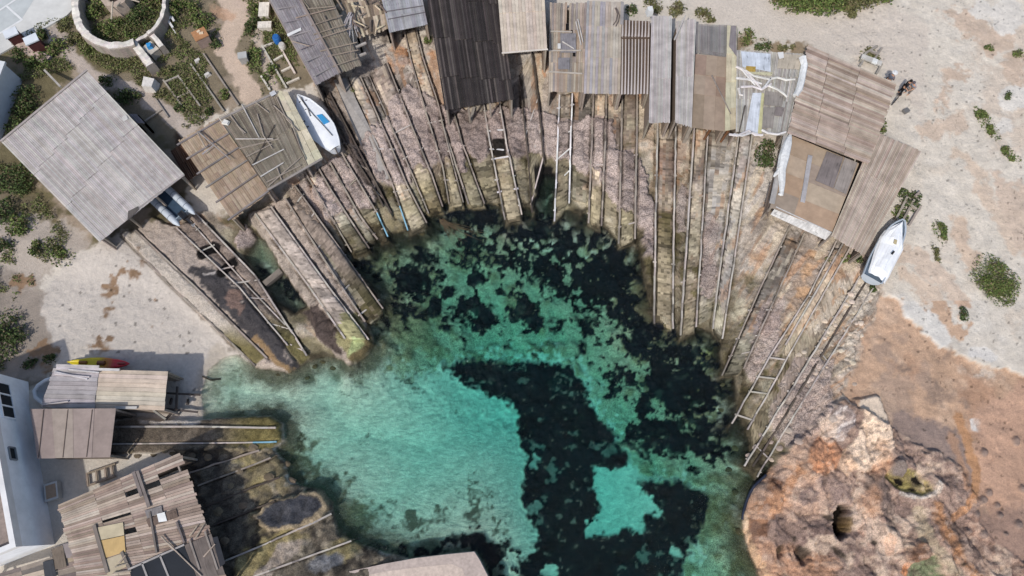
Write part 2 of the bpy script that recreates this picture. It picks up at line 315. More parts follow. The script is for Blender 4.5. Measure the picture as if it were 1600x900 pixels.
# moss and wet stone towards the water line
dpx = -dW
nob = (1 - bch)
dps = dpx * 34 / MOSS
mv = fbm(Xn, Yn, 1.1, 87, 4)
mossband = fan * nob * sst(74, 20, dps + 20 * n1 + 16 * m1)
paint(mossband * .75, c8(146,134,114), .22)
paint(mossband * sst(.05, .45, mv), c8(106,98,68), .25)
paint(mossband * sst(-.05, -.5, mv), c8(190,180,156), .15)
paint(fan * nob * sst(40, 14, dps + 14 * n2 + 14 * m1) * .6, c8(92,84,60), .3)
paint(fan * nob * sst(44, 10, dpx + 10 * n1 + 8 * m2) * sst(-.1, .8, TIP + .5 * mv) * .8, c8(184,172,146), .2)
paint(fan * nob * sst(30, 8, dpx + 8 * n1 + 8 * m2) * sst(.1, -.8, TIP + .5 * mv) * .85, c8(72,64,46), .3)
paint(fan * nob * sst(7, 1, dpx + 4 * n2 + 5 * m2) * .8, c8(56,50,38), .3)
for (x0, y0) in ((630,330),(660,300),(655,330),(700,280),(760,290),(985,345),(978,362),(880,330),(925,330),(1110,490),(560,545),(590,330)): paint(M(ELL(x0, y0, 12, 16), 8, 10) * .6, c8(172,162,132), .2)
# ochre bands on the north shore stones
paint(M(POLY([(590,300),(650,270),(720,250),(780,240),(800,330),(730,330),(660,350),(600,390)]), 10, 10) * sst(-.2, .4, m1 + n2) * .4, c8(150,136,104), .2)
# dried seagrass
SEAG = [POLY([(505,262),(545,240),(585,200),(640,130),(700,172),(775,172),(852,178),(876,190),(955,190),(962,235),(1002,250),(1012,300),(1026,330),(1024,408),(1010,402),(1002,360),(985,332),(968,330),(945,312),(940,272),(920,266),(905,275),(888,255),(868,252),(850,245),(795,250),(768,224),(765,250),(747,257),(724,240),(726,276),(712,276),(697,252),(670,272),(648,264),(640,290),(607,290),(590,285),(586,312),(575,325),(560,332),(542,327),(520,345),(505,335),(490,300)]),
 POLY([(1098,330),(1120,335),(1122,440),(1098,470),(1092,420)]), POLY([(1060,290),(1080,290),(1070,360),(1056,360)]), POLY([(450,300),(480,280),(515,345),(500,352)]), POLY([(1235,560),(1300,560),(1300,640),(1270,680),(1225,700),(1200,660)]), POLY([(362,375),(385,352),(398,372),(380,398)]),
 POLY([(1190,470),(1225,460),(1215,540),(1175,600),(1160,580)])]
DEB = np.zeros(N)
for i, e in enumerate(SEAG):
    m = M(e, 3, 6, fine=.7)
    if i in (0, 1, 2, 3): DEB = np.maximum(DEB, m)
    a = .95 if i in (0, 5) else .7
    paint(m * a, c8(178,161,152), .10, f1_)
    paint(m * a * sst(.0, .6, n2), c8(156,139,131), .1)
    SPK = np.maximum(SPK * (1 - m * .0), m * 1.0)
    Ht += m * (.42 if i in (0, 5) else .12) * (1 + .3 * n1 + .25 * m1)
# relief, steps and dark joints of the strips, shadow lines painted beside the rails
for m, (L, R, kind, k) in zip(SM, STRIPS):
    a, b_ = up(*L[0], .8), up(*L[-1], 0); ax = (b_ - a).normalized(); s = (Xn - a.x) * ax.x + (Yn - a.y) * ax.y
    stp = s / rr.uniform(.5, .8) + .5 * m1; fr = stp - np.floor(stp)
    low = sst(150, 20, dpx)
    C *= (1 + m * (rr.uniform(-.16, .14) + (.12 + .25 * low) * (TAB[(np.floor(stp).astype(int) + 31 * k) & 511, k] - .5) - (.12 + .28 * low) * (fr < .17)))[:, None]
    Ht += m * ((rr.uniform(.02, .14) if kind == 'bed' else rr.uniform(-.12, .04)) + .05 * (fr - .5)) * (dW < 3)
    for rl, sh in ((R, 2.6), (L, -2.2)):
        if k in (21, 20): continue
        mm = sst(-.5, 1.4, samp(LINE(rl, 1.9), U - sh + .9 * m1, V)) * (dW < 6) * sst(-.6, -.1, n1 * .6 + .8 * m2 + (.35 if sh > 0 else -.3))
        C *= (1 - .72 * mm)[:, None]; Ht -= .28 * mm  # groove cut, with the rail's shadow line painted dark
# dark hole between rails, dark rock under the sheds
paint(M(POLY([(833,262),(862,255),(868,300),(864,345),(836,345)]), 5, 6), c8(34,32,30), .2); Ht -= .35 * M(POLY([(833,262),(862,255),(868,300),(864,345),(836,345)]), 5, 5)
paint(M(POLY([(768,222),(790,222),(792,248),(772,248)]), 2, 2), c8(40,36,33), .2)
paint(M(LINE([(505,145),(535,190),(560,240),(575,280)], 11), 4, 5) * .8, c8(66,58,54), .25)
# left jetties
J1 = M(POLY([(190,367),(212,360),(240,340),(277,357),(375,450),(440,535),(463,566),(453,582),(400,574),(272,450)]), 2, 2.5)
paint(J1, c8(186,170,156), .1)
paint(M(POLY([(300,425),(335,412),(368,445),(440,530),(462,566),(453,580),(420,560),(345,480)]), 5, 10), c8(78,74,74), .2)
paint(M(ELL(370,470,10,18,-35), 4, 8), c8(142,118,106), .16)
paint(M(LINE([(322,430),(348,425),(360,420)], 3), 3, 6), c8(196,186,178), .05)
paint(M(LINE([(400,530),(430,560),(452,575)], 6), 3, 6), c8(150,124,92), .14)
s1 = M(POLY([(190,367),(212,360),(418,560),(400,572)]), 2, 1.5)
paint(s1, c8(196,184,170), .12)
paint(s1 * sst(500, 545, V + 14 * n1), c8(122,112,76), .25)
J1b = M(POLY([(277,357),(307,335),(400,432),(484,558),(470,570),(375,450)]), 2, 2)
paint(J1b, c8(150,134,122), .25)
paint(J1b * sst(470, 530, V), c8(112,104,70), .2)
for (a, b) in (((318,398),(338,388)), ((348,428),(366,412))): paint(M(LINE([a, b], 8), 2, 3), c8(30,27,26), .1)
J2 = M(POLY([(388,338),(425,322),(447,310),(490,370),(545,460),(586,528),(575,556),(547,570),(526,558),(500,530),(482,480),(440,415)]), 2, 3)
paint(J2, c8(180,164,150), .18)
paint(M(LINE([(395,340),(440,400),(490,470)], 8), 2, 3), c8(176,162,148), .1)
paint(M(POLY([(470,485),(500,480),(530,520),(534,552),(520,552)]), 3, 4), c8(92,80,74), .2)
paint(M(POLY([(530,490),(560,495),(582,530),(570,552),(545,560),(530,530)]), 5, 7), c8(158,150,110), .2)
paint(M(ELL(560,545,14,10,-40), 6, 8) * .8, c8(170,182,128), .12)
paint(M(POLY([(575,510),(590,530),(578,558),(555,568),(545,560),(570,545)]), 4, 4), c8(104,92,66), .2)
J3 = M(POLY([(462,290),(578,450),(604,484),(590,500),(540,440),(447,312)]), 2, 3)
paint(J3, c8(150,134,120), .2)
paint(J3 * sst(400, 470, V), c8(82,76,54), .25)
J4 = M(POLY([(170,655),(330,655),(420,651),(441,662),(442,690),(420,704),(170,708)]), 3, 3)
paint(J4, c8(118,106,92), .22)
paint(J4 * sst(330, 400, U + 10 * n1), c8(128,116,74), .25)
J5r = M(POLY([(270,702),(430,700),(442,720),(452,745),(470,762),(500,768),(520,785),(522,812),(560,848),(600,862),(640,872),(540,960),(300,960),(300,760)]), 5, 7)
paint(J5r, c8(112,103,90), .3)
paint(J5r * sst(-.1, .5, n1 + .6 * m1), c8(140,127,98), .25)
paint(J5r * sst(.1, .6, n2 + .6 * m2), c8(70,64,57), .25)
paint(J5r * sst(.2, .5, fbm(Xn, Yn, .7, 501, 4)) * .7, c8(164,152,132), .15)
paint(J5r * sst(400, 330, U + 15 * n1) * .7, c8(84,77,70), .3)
for e in (ELL(385,720,16,10), ELL(410,745,18,8,-20), ELL(395,880,30,20,-20), ELL(440,850,40,14,-22), ELL(520,870,40,14,-14), ELL(540,850,24,10)): paint(M(e, 7, 10) * .8, c8(160,146,104), .25)
paint(M(POLY([(395,905),(440,850),(470,842),(480,850),(440,880),(420,905)]), 4, 6), c8(168,154,140), .16)
paint(M(ELL(505,880,30,14,-15), 5, 6), c8(122,122,124), .15)
slab5 = M(POLY([(400,805),(430,782),(480,770),(505,772),(514,790),(505,810),(470,828),(432,832),(410,822)]), 3, 4)
paint(slab5, c8(168,150,122), .15)
paint(M(POLY([(404,808),(432,786),(478,774),(500,778),(504,790),(490,806),(455,824),(432,826),(416,818)]), 3, 4), c8(80,80,84), .14)
for e, hh in ((J1, .30), (J1b, .12), (J2, .40), (J3, .25), (J4, .40), (slab5, .35), (J5r, .12)): Ht += e * hh * (dW < 6)
Ht += J5r * .18 * m1
wet = np.maximum.reduce([J1b, J2, J3, J4, J5r]); C *= (1 + wet * .4 * (wsi - .5) - .25 * wet * (1 - sst(.02, .2, wfb - wfa)))[:, None]; SPK = np.maximum(SPK, wet * .6)
# -- left: beach, soil and garden
soil = M(POLY([(-150,90),(30,70),(115,10),(118,-90),(560,-90),(500,120),(420,150),(330,185),(300,250),(290,330),(180,370),(110,392),(60,440),(95,520),(70,600),(-150,600)]), 9, 12)
paint(soil, c8(132,120,100), .2)
paint(soil * sst(-.1, .4, n1 + .4 * m1) * .8, c8(106,98,70), .25)
paint(soil * sst(.2, .6, n2 + .4 * m2), c8(164,148,130), .15)
paint(M(POLY([(-150,320),(60,335),(150,372),(110,400),(60,440),(95,500),(70,590),(-150,590)]), 10, 14), c8(184,172,160), .12)
paint(M(POLY([(-150,400),(30,430),(80,460),(90,540),(60,600),(-150,600)]), 12, 12) * .6, c8(140,128,116), .16)
paint(M(LINE([(85,50),(112,82),(140,112),(200,140),(240,160),(275,185)], 11), 6, 7), c8(188,174,162), .1)
paint(M(LINE([(345,-20),(372,30),(350,75),(372,115),(392,150)], 16), 6, 8), c8(206,184,164), .1)
paint(M(ELL(350,22,22,12,20), 6, 8) * .7, c8(196,158,130), .12)
paint(M(LINE([(400,50),(412,90),(432,140)], 7), 5, 6), c8(196,180,164), .1)
paint(M(ELL(385,5,22,12), 6, 7), c8(204,182,164), .1)
paint(M(ELL(290,215,16,22,20), 6, 8) * .8, c8(70,50,40), .2)
paint(M(POLY([(268,190),(300,178),(340,180),(290,215)]), 5, 5), c8(196,182,170), .1)
sandl = M(POLY([(60,470),(110,400),(158,382),(190,368),(275,452),(388,565),(340,575),(322,600),(318,660),(150,660),(90,560)]), 8, 8)
paint(sandl, c8(206,196,185), .05)
paint(M(LINE([(345,552),(325,585),(318,640)], 14), 8, 4) * .7, c8(184,172,156), .04)
for (x0, y0, rx, ry, a) in ((178,455,14,24,20),(160,490,10,20,35),(160,543,18,10,-20),(215,410,12,8,0),(195,438,22,8,-20),(245,470,4,8,0),(242,505,5,5,0),(300,515,12,3,-40),(215,405,6,12,30),(70,565,26,22,0),(40,450,20,12,0)):
    paint(M(ELL(x0, y0, rx, ry, a), 4, 12, fine=.8) * sst(-.25, .25, m2), c8(146,120,96), .2)
foot = fbm(Xn, Yn, .35, 77, 3); Ht += sandl * (dW < 0) * .035 * foot * sst(0, 8, dpx)
# trodden sand and path at the top right
paint(M(POLY([(1040,-90),(1230,-90),(1450,40),(1440,200),(1380,100),(1260,75),(1170,50),(1080,20)]), 12, 10), c8(214,202,188), .05)
paint(M(LINE([(1150,70),(1200,80),(1255,80)], 14), 6, 8) * sst(-.3, .3, m1), c8(150,132,108), .2)
# little dark stones on the sand
pk, pk2, pki = worley(Xn, Yn, .5, 21)
dots = (pk < .16) & (pki > .86) & (dW < -30)
C[dots & (right > .5)] *= .5
dots2 = (pk < .2) & (pki > .93) & (sandl > .5); C[dots2] *= .45
dots3 = (vn(Xn / .13, Yn / .13, 411) > .9) & (vn(Xn / 2.0, Yn / 2.0, 415) > .42) & (dW < -30); C[dots3 & ((right > .5) | (sandl > .5))] *= .72
dots4 = (vn(Xn / .2, Yn / .2, 421) > .9) & (vn(Xn / 2.6, Yn / 2.6, 425) > .5) & (dW < -30); C[dots4 & (right > .5)] *= 1.12
# -- relief of rock
tq = rn1 * 3.2 + .5 * rn2; tq = np.floor(tq) + sst(.80, 1.0, tq - np.floor(tq)); Ht += rock * (dW < -4) * .11 * tq
tf = (rn1 * 3.2 + .5 * rn2); tf = tf - np.floor(tf); C *= (1 - .3 * rock * sst(.80, .9, tf) * sst(1.0, .93, tf))[:, None]
paint(rock * sst(.3, .6, fbm(Xn, Yn, 3.0, 511, 4)) * .5, c8(204,160,126), .1)
paint(rock * sst(.3, .55, fbm(Xn, Yn, 1.8, 515, 5)) * .55, c8(220,202,182), .08)
Ht += rock * (dW < 0) * (.16 * n1 + .10 * rn2 + .12 * (w1i - .4) + .35 * sst(0, 25, dpx) + .05 * f1_) - rock * .12 * (1 - sst(.02, .16, w1b - w1a))
C *= (1 - .5 * rock * (1 - sst(.012, .05, w1b - w1a)) * sst(-.1, .3, m2))[:, None]
paint(rock * sst(.3, .5, rn3 + .3 * rn2) * .35, c8(196,176,160), .1)
paint(rock * sst(.3, .5, -rn3 - .3 * rn2) * .4, c8(104,90,84), .1)
C *= (1 + rock[:, None] * np.array([.24, .16, .10])[None])
ROCK = np.maximum(rock * .6 * sst(-.3, .3, rn1), slope * .7)
Ht += clay * (.06 * n1 + .03 * m1) + right * .05 * m1
Ht -= .22 * M(POLY([(1376,455),(1408,468),(1414,488),(1432,505),(1448,520),(1480,545),(1530,572),(1600,585),(1750,600),(1750,1000),(1560,900),(1430,740),(1400,668),(1340,638),(1316,612),(1330,570),(1355,510),(1372,480)]), 3, 6)
for pts, hh, sf in (([(1335,622),(1375,622),(1388,650),(1392,690),(1380,715),(1340,740),(1318,715),(1330,680),(1325,645)], .35, 4), ([(1250,720),(1272,690),(1300,688),(1314,712),(1300,735),(1278,752),(1252,740)], .25, 4), ([(1300,805),(1312,788),(1328,792),(1322,815),(1325,838),(1312,845),(1300,830)], -1.9, 3),
  ([(1378,745),(1395,722),(1420,735),(1455,750),(1460,765),(1432,775),(1395,760)], -.35, 5), ([(1418,885),(1455,870),(1470,900),(1450,930),(1410,930)], -.35, 5), ([(1388,720),(1402,715),(1412,735),(1408,745),(1392,742)], .45, 3), ([(1415,850),(1440,842),(1448,870),(1435,885),(1418,880)], .3, 4), ([(1240,850),(1262,845),(1268,880),(1250,885)], -.5, 5), ([(1213,855),(1224,850),(1226,870),(1216,872)], -.4, 4)):
    mm = M(POLY(pts), sf, 4); Ht += mm * hh
paint(M(POLY([(1300,805),(1312,790),(1328,792),(1322,815),(1325,838),(1312,845),(1300,830)]), 3, 4), c8(24,18,13), .2)  # shade inside the deep hollow painted near black
paint(M(POLY([(1322,810),(1331,812),(1329,832),(1322,832)]), 2, 3) * .7, c8(120,96,54), .2)
paint(M(POLY([(1388,720),(1402,715),(1412,735),(1408,745),(1392,742)]), 2, 2), c8(140,126,118), .1)
for (x0, y0, r_) in ((1432,752,7),(1405,752,6),(1425,765,5),(1452,758,3),(1415,770,3)): paint(M(ELL(x0, y0, r_ * 1.4, r_ * .7, 20), 1.5, 4), c8(32,28,22), .1)
for (x0, y0, a, b, r_) in ((1256,865,10,14,0),(1220,860,5,8,10),(1310,865,16,5,35),(1240,842,4,4,0),(1500,882,5,3,0),(1360,846,6,4,20),(1290,812,4,12,-60)): paint(M(ELL(x0, y0, a, b, r_), 3, 4) * .85, c8(52,46,38), .2)
for (x0, y0, r_) in ((1547,772,6),(1538,783,7),(1530,804,5),(1560,790,5),(1538,836,6),(1595,820,6),(1575,835,4),(1515,830,5),(1540,707,6),(1590,690,6),(1566,806,4),(1600,765,6)):
    mm = M(ELL(x0, y0, r_, r_), 2.5, 2.5); Ht += .22 * mm; paint(mm * .8, c8(146,128,118), .12)
C *= (1 + rock * .16 * (vn(Xn / .3, Yn / .3, 91) - .5))[:, None]
SPK = np.maximum(SPK, np.maximum(rock * .5, slope * .4))
RGH = np.where(sandl > .5, .25, .5)
# -- sea bed (bottom colours with caustic light painted in; the water tints it)
uw = sst(-1, 2.5, dW)
bed = np.tile(np.array(c8(236,226,205)), (N, 1)) * (1 + .04 * m1 + .07 * vn(Xn / .22, Yn / .22, 55) - .035)[:, None]
def bpaint(m, col, var=.2, nz=None):
    global bed
    nz = m1 if nz is None else nz
    bed = bed * (1 - m)[:, None] + np.array(col)[None] * (1 + var * nz)[:, None] * m[:, None]
rip_caustic = np.sin((Xn * .8 + Yn * .55) * 16 + 2.5 * n1) * .5 + .5  # ripple tone on the sand stands in for caustic light
bed *= (1 - .20 * rip_caustic * sst(2.6, .3, dw) * bw * (.6 + .6 * n2))[:, None]
bed *= (1 + .16 * (vn(Xn / .24 + .5 * m1, Yn / .16, 321) - .5) + .12 * (vn(Xn / .12, Yn / .12, 325) - .5))[:, None]  # fine mottling imitates the caustic network in the bed colour
bed *= (1 + .16 * fbm(Xn * .75 + Yn * .5, (Yn * .75 - Xn * .5) * 2.2, .5, 161, 3))[:, None]
cell = (vn(Xn / .4, Yn / .4, 81) + vn(Xn / .2, Yn / .2, 83)) - 1
alg = MU(POLY([(548,400),(650,365),(730,350),(1000,400),(1110,545),(1135,700),(1150,800),(1170,920),(1070,920),(1100,760),(1000,745),(960,690),(900,575),(850,562),(700,565),(640,585),(590,560),(600,480)]), 14, 18)
bpaint(alg * .75, c8(170,158,122), .35, cell)
bpaint(alg * sst(-.05, .5, n1 + .6 * m1) * .7, c8(132,118,82), .4, cell)
bpaint(MU(POLY([(440,640),(500,720),(570,780),(620,850),(600,870),(520,835),(500,775),(440,735)]), 16, 22) * sst(-.6, .1, n1 + .8 * m1) * .85, c8(104,92,62), .5, cell)
bpaint(MU(POLY([(1120,560),(1145,640),(1142,720),(1125,790),(1135,900),(1200,960),(1200,740)]), 18, 24) * sst(-.75, .0, n2 + .8 * m1) * .85, c8(104,92,60), .5, cell)
bpaint(MU(ELL(1105,610,26,26), 12, 16) * .7, c8(190,176,92), .25, cell)
bpaint(MU(ELL(1112,555,18,14), 8, 10) * .8, c8(196,190,112), .2, cell)
bpaint(nob * sst(1.5, .2, dw + .6 * m1 + .4 * n1) * .85, c8(80,74,52), .45, cell)
bpaint(samp(FANW, Ud, Vd) * sst(1.3, .35, dw + .35 * m1) * sst(-.5, .1, m2 + .3) * .9, c8(44,42,32), .4, cell)
bpaint(sst(36, 10, np.hypot(Ud - 350, Vd - 600) * .6 + 14 * m1 + 10 * n2) * sst(-.1, .3, m2) * .5, c8(120,112,88), .2)
for (x0, y0, rx, ry) in ((640,815,34,18),(690,805,16,12),(745,800,12,20),(740,760,5,22),(760,770,10,6),(600,800,14,9),(530,742,16,10),(590,770,6,4),(715,770,5,5),(585,690,6,5),(565,580,10,6),(605,585,20,5),(640,590,24,6),(650,605,9,5),(545,620,4,4),(715,650,4,4),(780,815,10,8),(470,690,8,12)):
    bpaint(MU(ELL(x0, y0, rx, ry), 5, 14) * sst(-.5, .1, m1) * .85, c8(66,60,42), .5, cell)
GRASS = [
 (POLY([(690,572),(742,562),(800,566),(850,570),(890,572),(908,600),(925,640),(958,680),(982,716),(966,738),(935,735),(925,760),(938,790),(935,810),(915,825),(925,838),(965,835),(985,822),(1000,838),(1012,830),(1002,810),(1030,800),(1015,780),(990,765),(985,752),(1058,753),(1098,768),(1112,788),(1098,825),(1078,855),(1066,900),(1060,960),(900,960),(885,935),(850,930),(815,985),(812,880),(838,850),(826,800),(816,770),(824,720),(812,680),(808,640),(772,620),(732,604)]), 6, 0),
 (POLY([(672,345),(720,318),(775,326),(800,350),(840,342),(900,362),(958,362),(990,398),(1000,440),(1000,488),(968,512),(930,490),(880,470),(835,440),(790,430),(745,410),(700,400),(730,370)]), 16, 1),
 (POLY([(990,480),(1012,500),(1060,525),(1040,570),(1000,560),(965,520)]), 18, 1),
 (POLY([(1030,530),(1112,545),(1128,590),(1130,640),(1090,650),(1040,640),(1015,610),(1015,560)]), 20, 1),
 (POLY([(985,672),(1060,655),(1130,690),(1120,720),(1060,710),(1010,705)]), 16, 1),
 (ELL(576,416,20,14,30), 8, 0), (ELL(655,450,30,24,-20), 18, 1), (ELL(710,500,18,12), 12, 1), (ELL(752,500,22,16), 14, 1), (ELL(795,490,10,10), 8, 1), (ELL(915,515,14,24,-30), 12, 1), (ELL(870,510,12,8), 8, 0), (ELL(862,515,6,8), 6, 0), (ELL(960,600,30,22,30), 16, 1), (ELL(1048,700,4,26), 5, 0), (ELL(640,420,24,12), 14, 1), (ELL(600,505,9,12), 8, 0),
 (POLY([(555,852),(640,858),(700,845),(740,830),(790,850),(815,880),(800,960),(755,900),(742,860),(640,872)]), 12, 1), (ELL(545,545,8,30,-30), 6, 1), (ELL(660,405,22,12,20), 10, 1), (ELL(905,690,14,14), 10, 1),
 (ELL(455,450,26,16,40), 7, 0), (ELL(410,420,14,8,50), 5, 0)]
gfield = np.full(N, 0.0)
for e, soft, mot in GRASS:
    m = MU(e, 8, soft)
    if mot: m = m * sst(-.42, -.18, n1 * .6 + m2 + (.42 if mot else 0))
    gfield = np.maximum(gfield, m)
isl = MU(POLY([(930,738),(948,732),(962,748),(992,752),(1012,778),(1030,796),(1002,806),(1004,835),(990,832),(978,815),(962,840),(945,828),(918,838),(918,820),(936,800),(928,760)]), 4, 6)
isl = np.maximum.reduce([isl, MU(ELL(1055,862,7,6), 3, 5), MU(ELL(862,895,14,12), 3, 5), MU(ELL(840,720,7,12), 3, 6) * .6, MU(ELL(838,795,9,12), 3, 7) * .5, MU(ELL(885,545,10,6), 3, 6)])
gfield *= (1 - isl)
mott = fbm(Xn, Yn, .9, 141, 4); mott2 = fbm(Xn, Yn, .45, 147, 3)
upz = sst(-20, 30, samp(POLY([(560,380),(700,330),(1000,330),(1150,520),(1150,720),(960,700),(905,575),(700,540),(580,480)]), Ud, Vd))
scat = MU(POLY([(930,440),(1000,430),(1100,540),(1140,620),(1140,700),(1060,740),(960,690),(900,600),(920,520)]), 25, 20) * sst(-.02, .16, mott + .3 * n1)
scat = np.maximum(scat, MU(POLY([(580,410),(700,390),(830,430),(900,520),(860,560),(720,530),(600,500)]), 25, 20) * sst(.16, .34, mott + .4 * n2))
gfield = np.maximum(gfield * (1 - upz * .7 * sst(.48, .68, mott2 + .5 * mott)), scat * .92)
gfield = sst(.12, .85, gfield); gfield *= 1 - .2 * (1 - upz) * sst(.5, .8, mott2 + .4 * mott)
gc = np.array([.0030, .0052, .0082])[None] * (1 + .5 * m1 + .3 * cell)[:, None] + np.array([.020, .026, .018])[None] * (sst(.2, .8, mott2 + .6 * cell) * (.35 + .65 * upz))[:, None]
bed = bed * (1 - gfield)[:, None] + np.maximum(gc, .002) * gfield[:, None]
# slate pale bottom of the little pool
pm = pond * sst(420, 395, V + 10 * n1); bed = bed * (1 - pm)[:, None] + np.array(c8(150,142,118))[None] * pm[:, None]
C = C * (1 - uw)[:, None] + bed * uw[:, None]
SPK = SPK * (1 - uw) + uw * np.clip(.22 + .6 * alg + .4 * nob * sst(2.5, .3, dw), 0, .9) * (1 - gfield)
Ht += uw * (gfield * .12 * (1 + m1) + alg * (.10 * m1 + .10 * (wfi - .5))) * sst(0, .7, dw)
# keep water out of the land and land out of the water
Ht = np.where(dW < -2, np.maximum(Ht, .03), Ht); Ht = np.where(dW > 3, np.minimum(Ht, -.03), Ht)
C = np.clip(C, .003, .85)

def core_idx():
    i0 = int(np.searchsorted(xs, cx_[0] - 1e-6)); j0 = int(np.searchsorted(ys, cy_[0] - 1e-6)); return i0, j0
I0, J0 = core_idx()
HG = Ht.reshape(NY, NX)
def gh(x, y):
    gx = min(max((x - cx_[0]) / STEP, 0), len(cx_) - 1.01) + I0; gy = min(max((y - cy_[0]) / STEP, 0), len(cy_) - 1.01) + J0
    i, j = int(gx), int(gy); fx, fy = gx - i, gy - j
    return float((HG[j, i] * (1 - fx) + HG[j, i + 1] * fx) * (1 - fy) + (HG[j + 1, i] * (1 - fx) + HG[j + 1, i + 1] * fx) * fy)
def G(px, py, dz=0.0):
    z = 1.0
    for _ in range(8):
        p = up(px, py, z + dz); z = .5 * z + .5 * gh(p.x, p.y)
    p.z = gh(p.x, p.y) + dz
    return p

# ------------------------------------------------------------------ materials
def nodes(name):
    m = bpy.data.materials.new(name); m.use_nodes = True; t = m.node_tree
    b = t.nodes['Principled BSDF']; return m, t, b, t.nodes.new, t.links.new
def mixmul(t, a, fac_sock, lo, hi):
    n, l = t.nodes.new, t.links.new
    mr = n('ShaderNodeMapRange'); mr.inputs[1].default_value = .25; mr.inputs[2].default_value = .75
    mr.inputs[3].default_value = lo; mr.inputs[4].default_value = hi; l(fac_sock, mr.inputs[0])
    mx = n('ShaderNodeMix'); mx.data_type = 'RGBA'; mx.blend_type = 'MULTIPLY'; mx.inputs[0].default_value = 1
    l(a, mx.inputs[6]); l(mr.outputs[0], mx.inputs[7]); return mx.outputs[2]
def mat_ground():
    m, t, b, n, l = nodes('ground'); b.inputs['Roughness'].default_value = .93
    b.inputs['Specular IOR Level'].default_value = .15
    a = n('ShaderNodeAttribute'); a.attribute_name = 'Col'; s = n('ShaderNodeAttribute'); s.attribute_name = 'Speck'
    tc = n('ShaderNodeTexCoord')
    n1 = n('ShaderNodeTexNoise'); n1.inputs['Scale'].default_value = 5; n1.inputs['Detail'].default_value = 6; n1.inputs['Roughness'].default_value = .7; l(tc.outputs['Object'], n1.inputs['Vector'])
    n2 = n('ShaderNodeTexNoise'); n2.inputs['Scale'].default_value = 13; n2.inputs['Detail'].default_value = 3; n2.inputs['Roughness'].default_value = .75; l(tc.outputs['Object'], n2.inputs['Vector'])
    c = mixmul(t, a.outputs['Color'], n1.outputs[0], .86, 1.14)
    mr = n('ShaderNodeMapRange'); mr.inputs[1].default_value = .33; mr.inputs[2].default_value = .67; mr.inputs[3].default_value = .3; mr.inputs[4].default_value = 1.7; l(n2.outputs[0], mr.inputs[0])
    mx = n('ShaderNodeMix'); mx.data_type = 'FLOAT'; mx.inputs[2].default_value = 1; l(s.outputs['Fac'], mx.inputs[0]); l(mr.outputs[0], mx.inputs[3])
    mm = n('ShaderNodeMix'); mm.data_type = 'RGBA'; mm.blend_type = 'MULTIPLY'; mm.inputs[0].default_value = 1; l(c, mm.inputs[6]); l(mx.outputs[0], mm.inputs[7])
    rk = n('ShaderNodeAttribute'); rk.attribute_name = 'Rock'
    dn = n('ShaderNodeTexNoise'); dn.inputs['Scale'].default_value = 1.4; dn.inputs['Detail'].default_value = 4; l(tc.outputs['Object'], dn.inputs['Vector'])
    va = n('ShaderNodeVectorMath'); va.operation = 'MULTIPLY_ADD'; va.inputs[1].default_value = (.9, .9, .9); l(dn.outputs['Color'], va.inputs[0]); l(tc.outputs['Object'], va.inputs[2])
    vo = n('ShaderNodeTexVoronoi'); vo.feature = 'DISTANCE_TO_EDGE'; vo.inputs['Scale'].default_value = .75; l(va.outputs[0], vo.inputs['Vector'])
    cr = n('ShaderNodeMapRange'); cr.inputs[1].default_value = 0; cr.inputs[2].default_value = .02; cr.inputs[3].default_value = .55; cr.inputs[4].default_value = 1; l(vo.outputs['Distance'], cr.inputs[0])
    cm = n('ShaderNodeMix'); cm.data_type = 'FLOAT'; cm.inputs[2].default_value = 1; l(rk.outputs['Fac'], cm.inputs[0]); l(cr.outputs[0], cm.inputs[3])
    m3 = n('ShaderNodeMix'); m3.data_type = 'RGBA'; m3.blend_type = 'MULTIPLY'; m3.inputs[0].default_value = 1; l(mm.outputs[2], m3.inputs[6]); l(cm.outputs[0], m3.inputs[7])
    l(m3.outputs[2], b.inputs['Base Color'])
    ad = n('ShaderNodeMath'); ad.operation = 'ADD'; l(n1.outputs[0], ad.inputs[0]); l(cm.outputs[0], ad.inputs[1])
    ad2 = n('ShaderNodeMath'); ad2.operation = 'MULTIPLY_ADD'; ad2.inputs[1].default_value = .6; l(n2.outputs[0], ad2.inputs[0]); l(ad.outputs[0], ad2.inputs[2])
    bp = n('ShaderNodeBump'); bp.inputs['Strength'].default_value = .75; bp.inputs['Distance'].default_value = .08; l(ad2.outputs[0], bp.inputs['Height']); l(bp.outputs[0], b.inputs['Normal'])
    return m
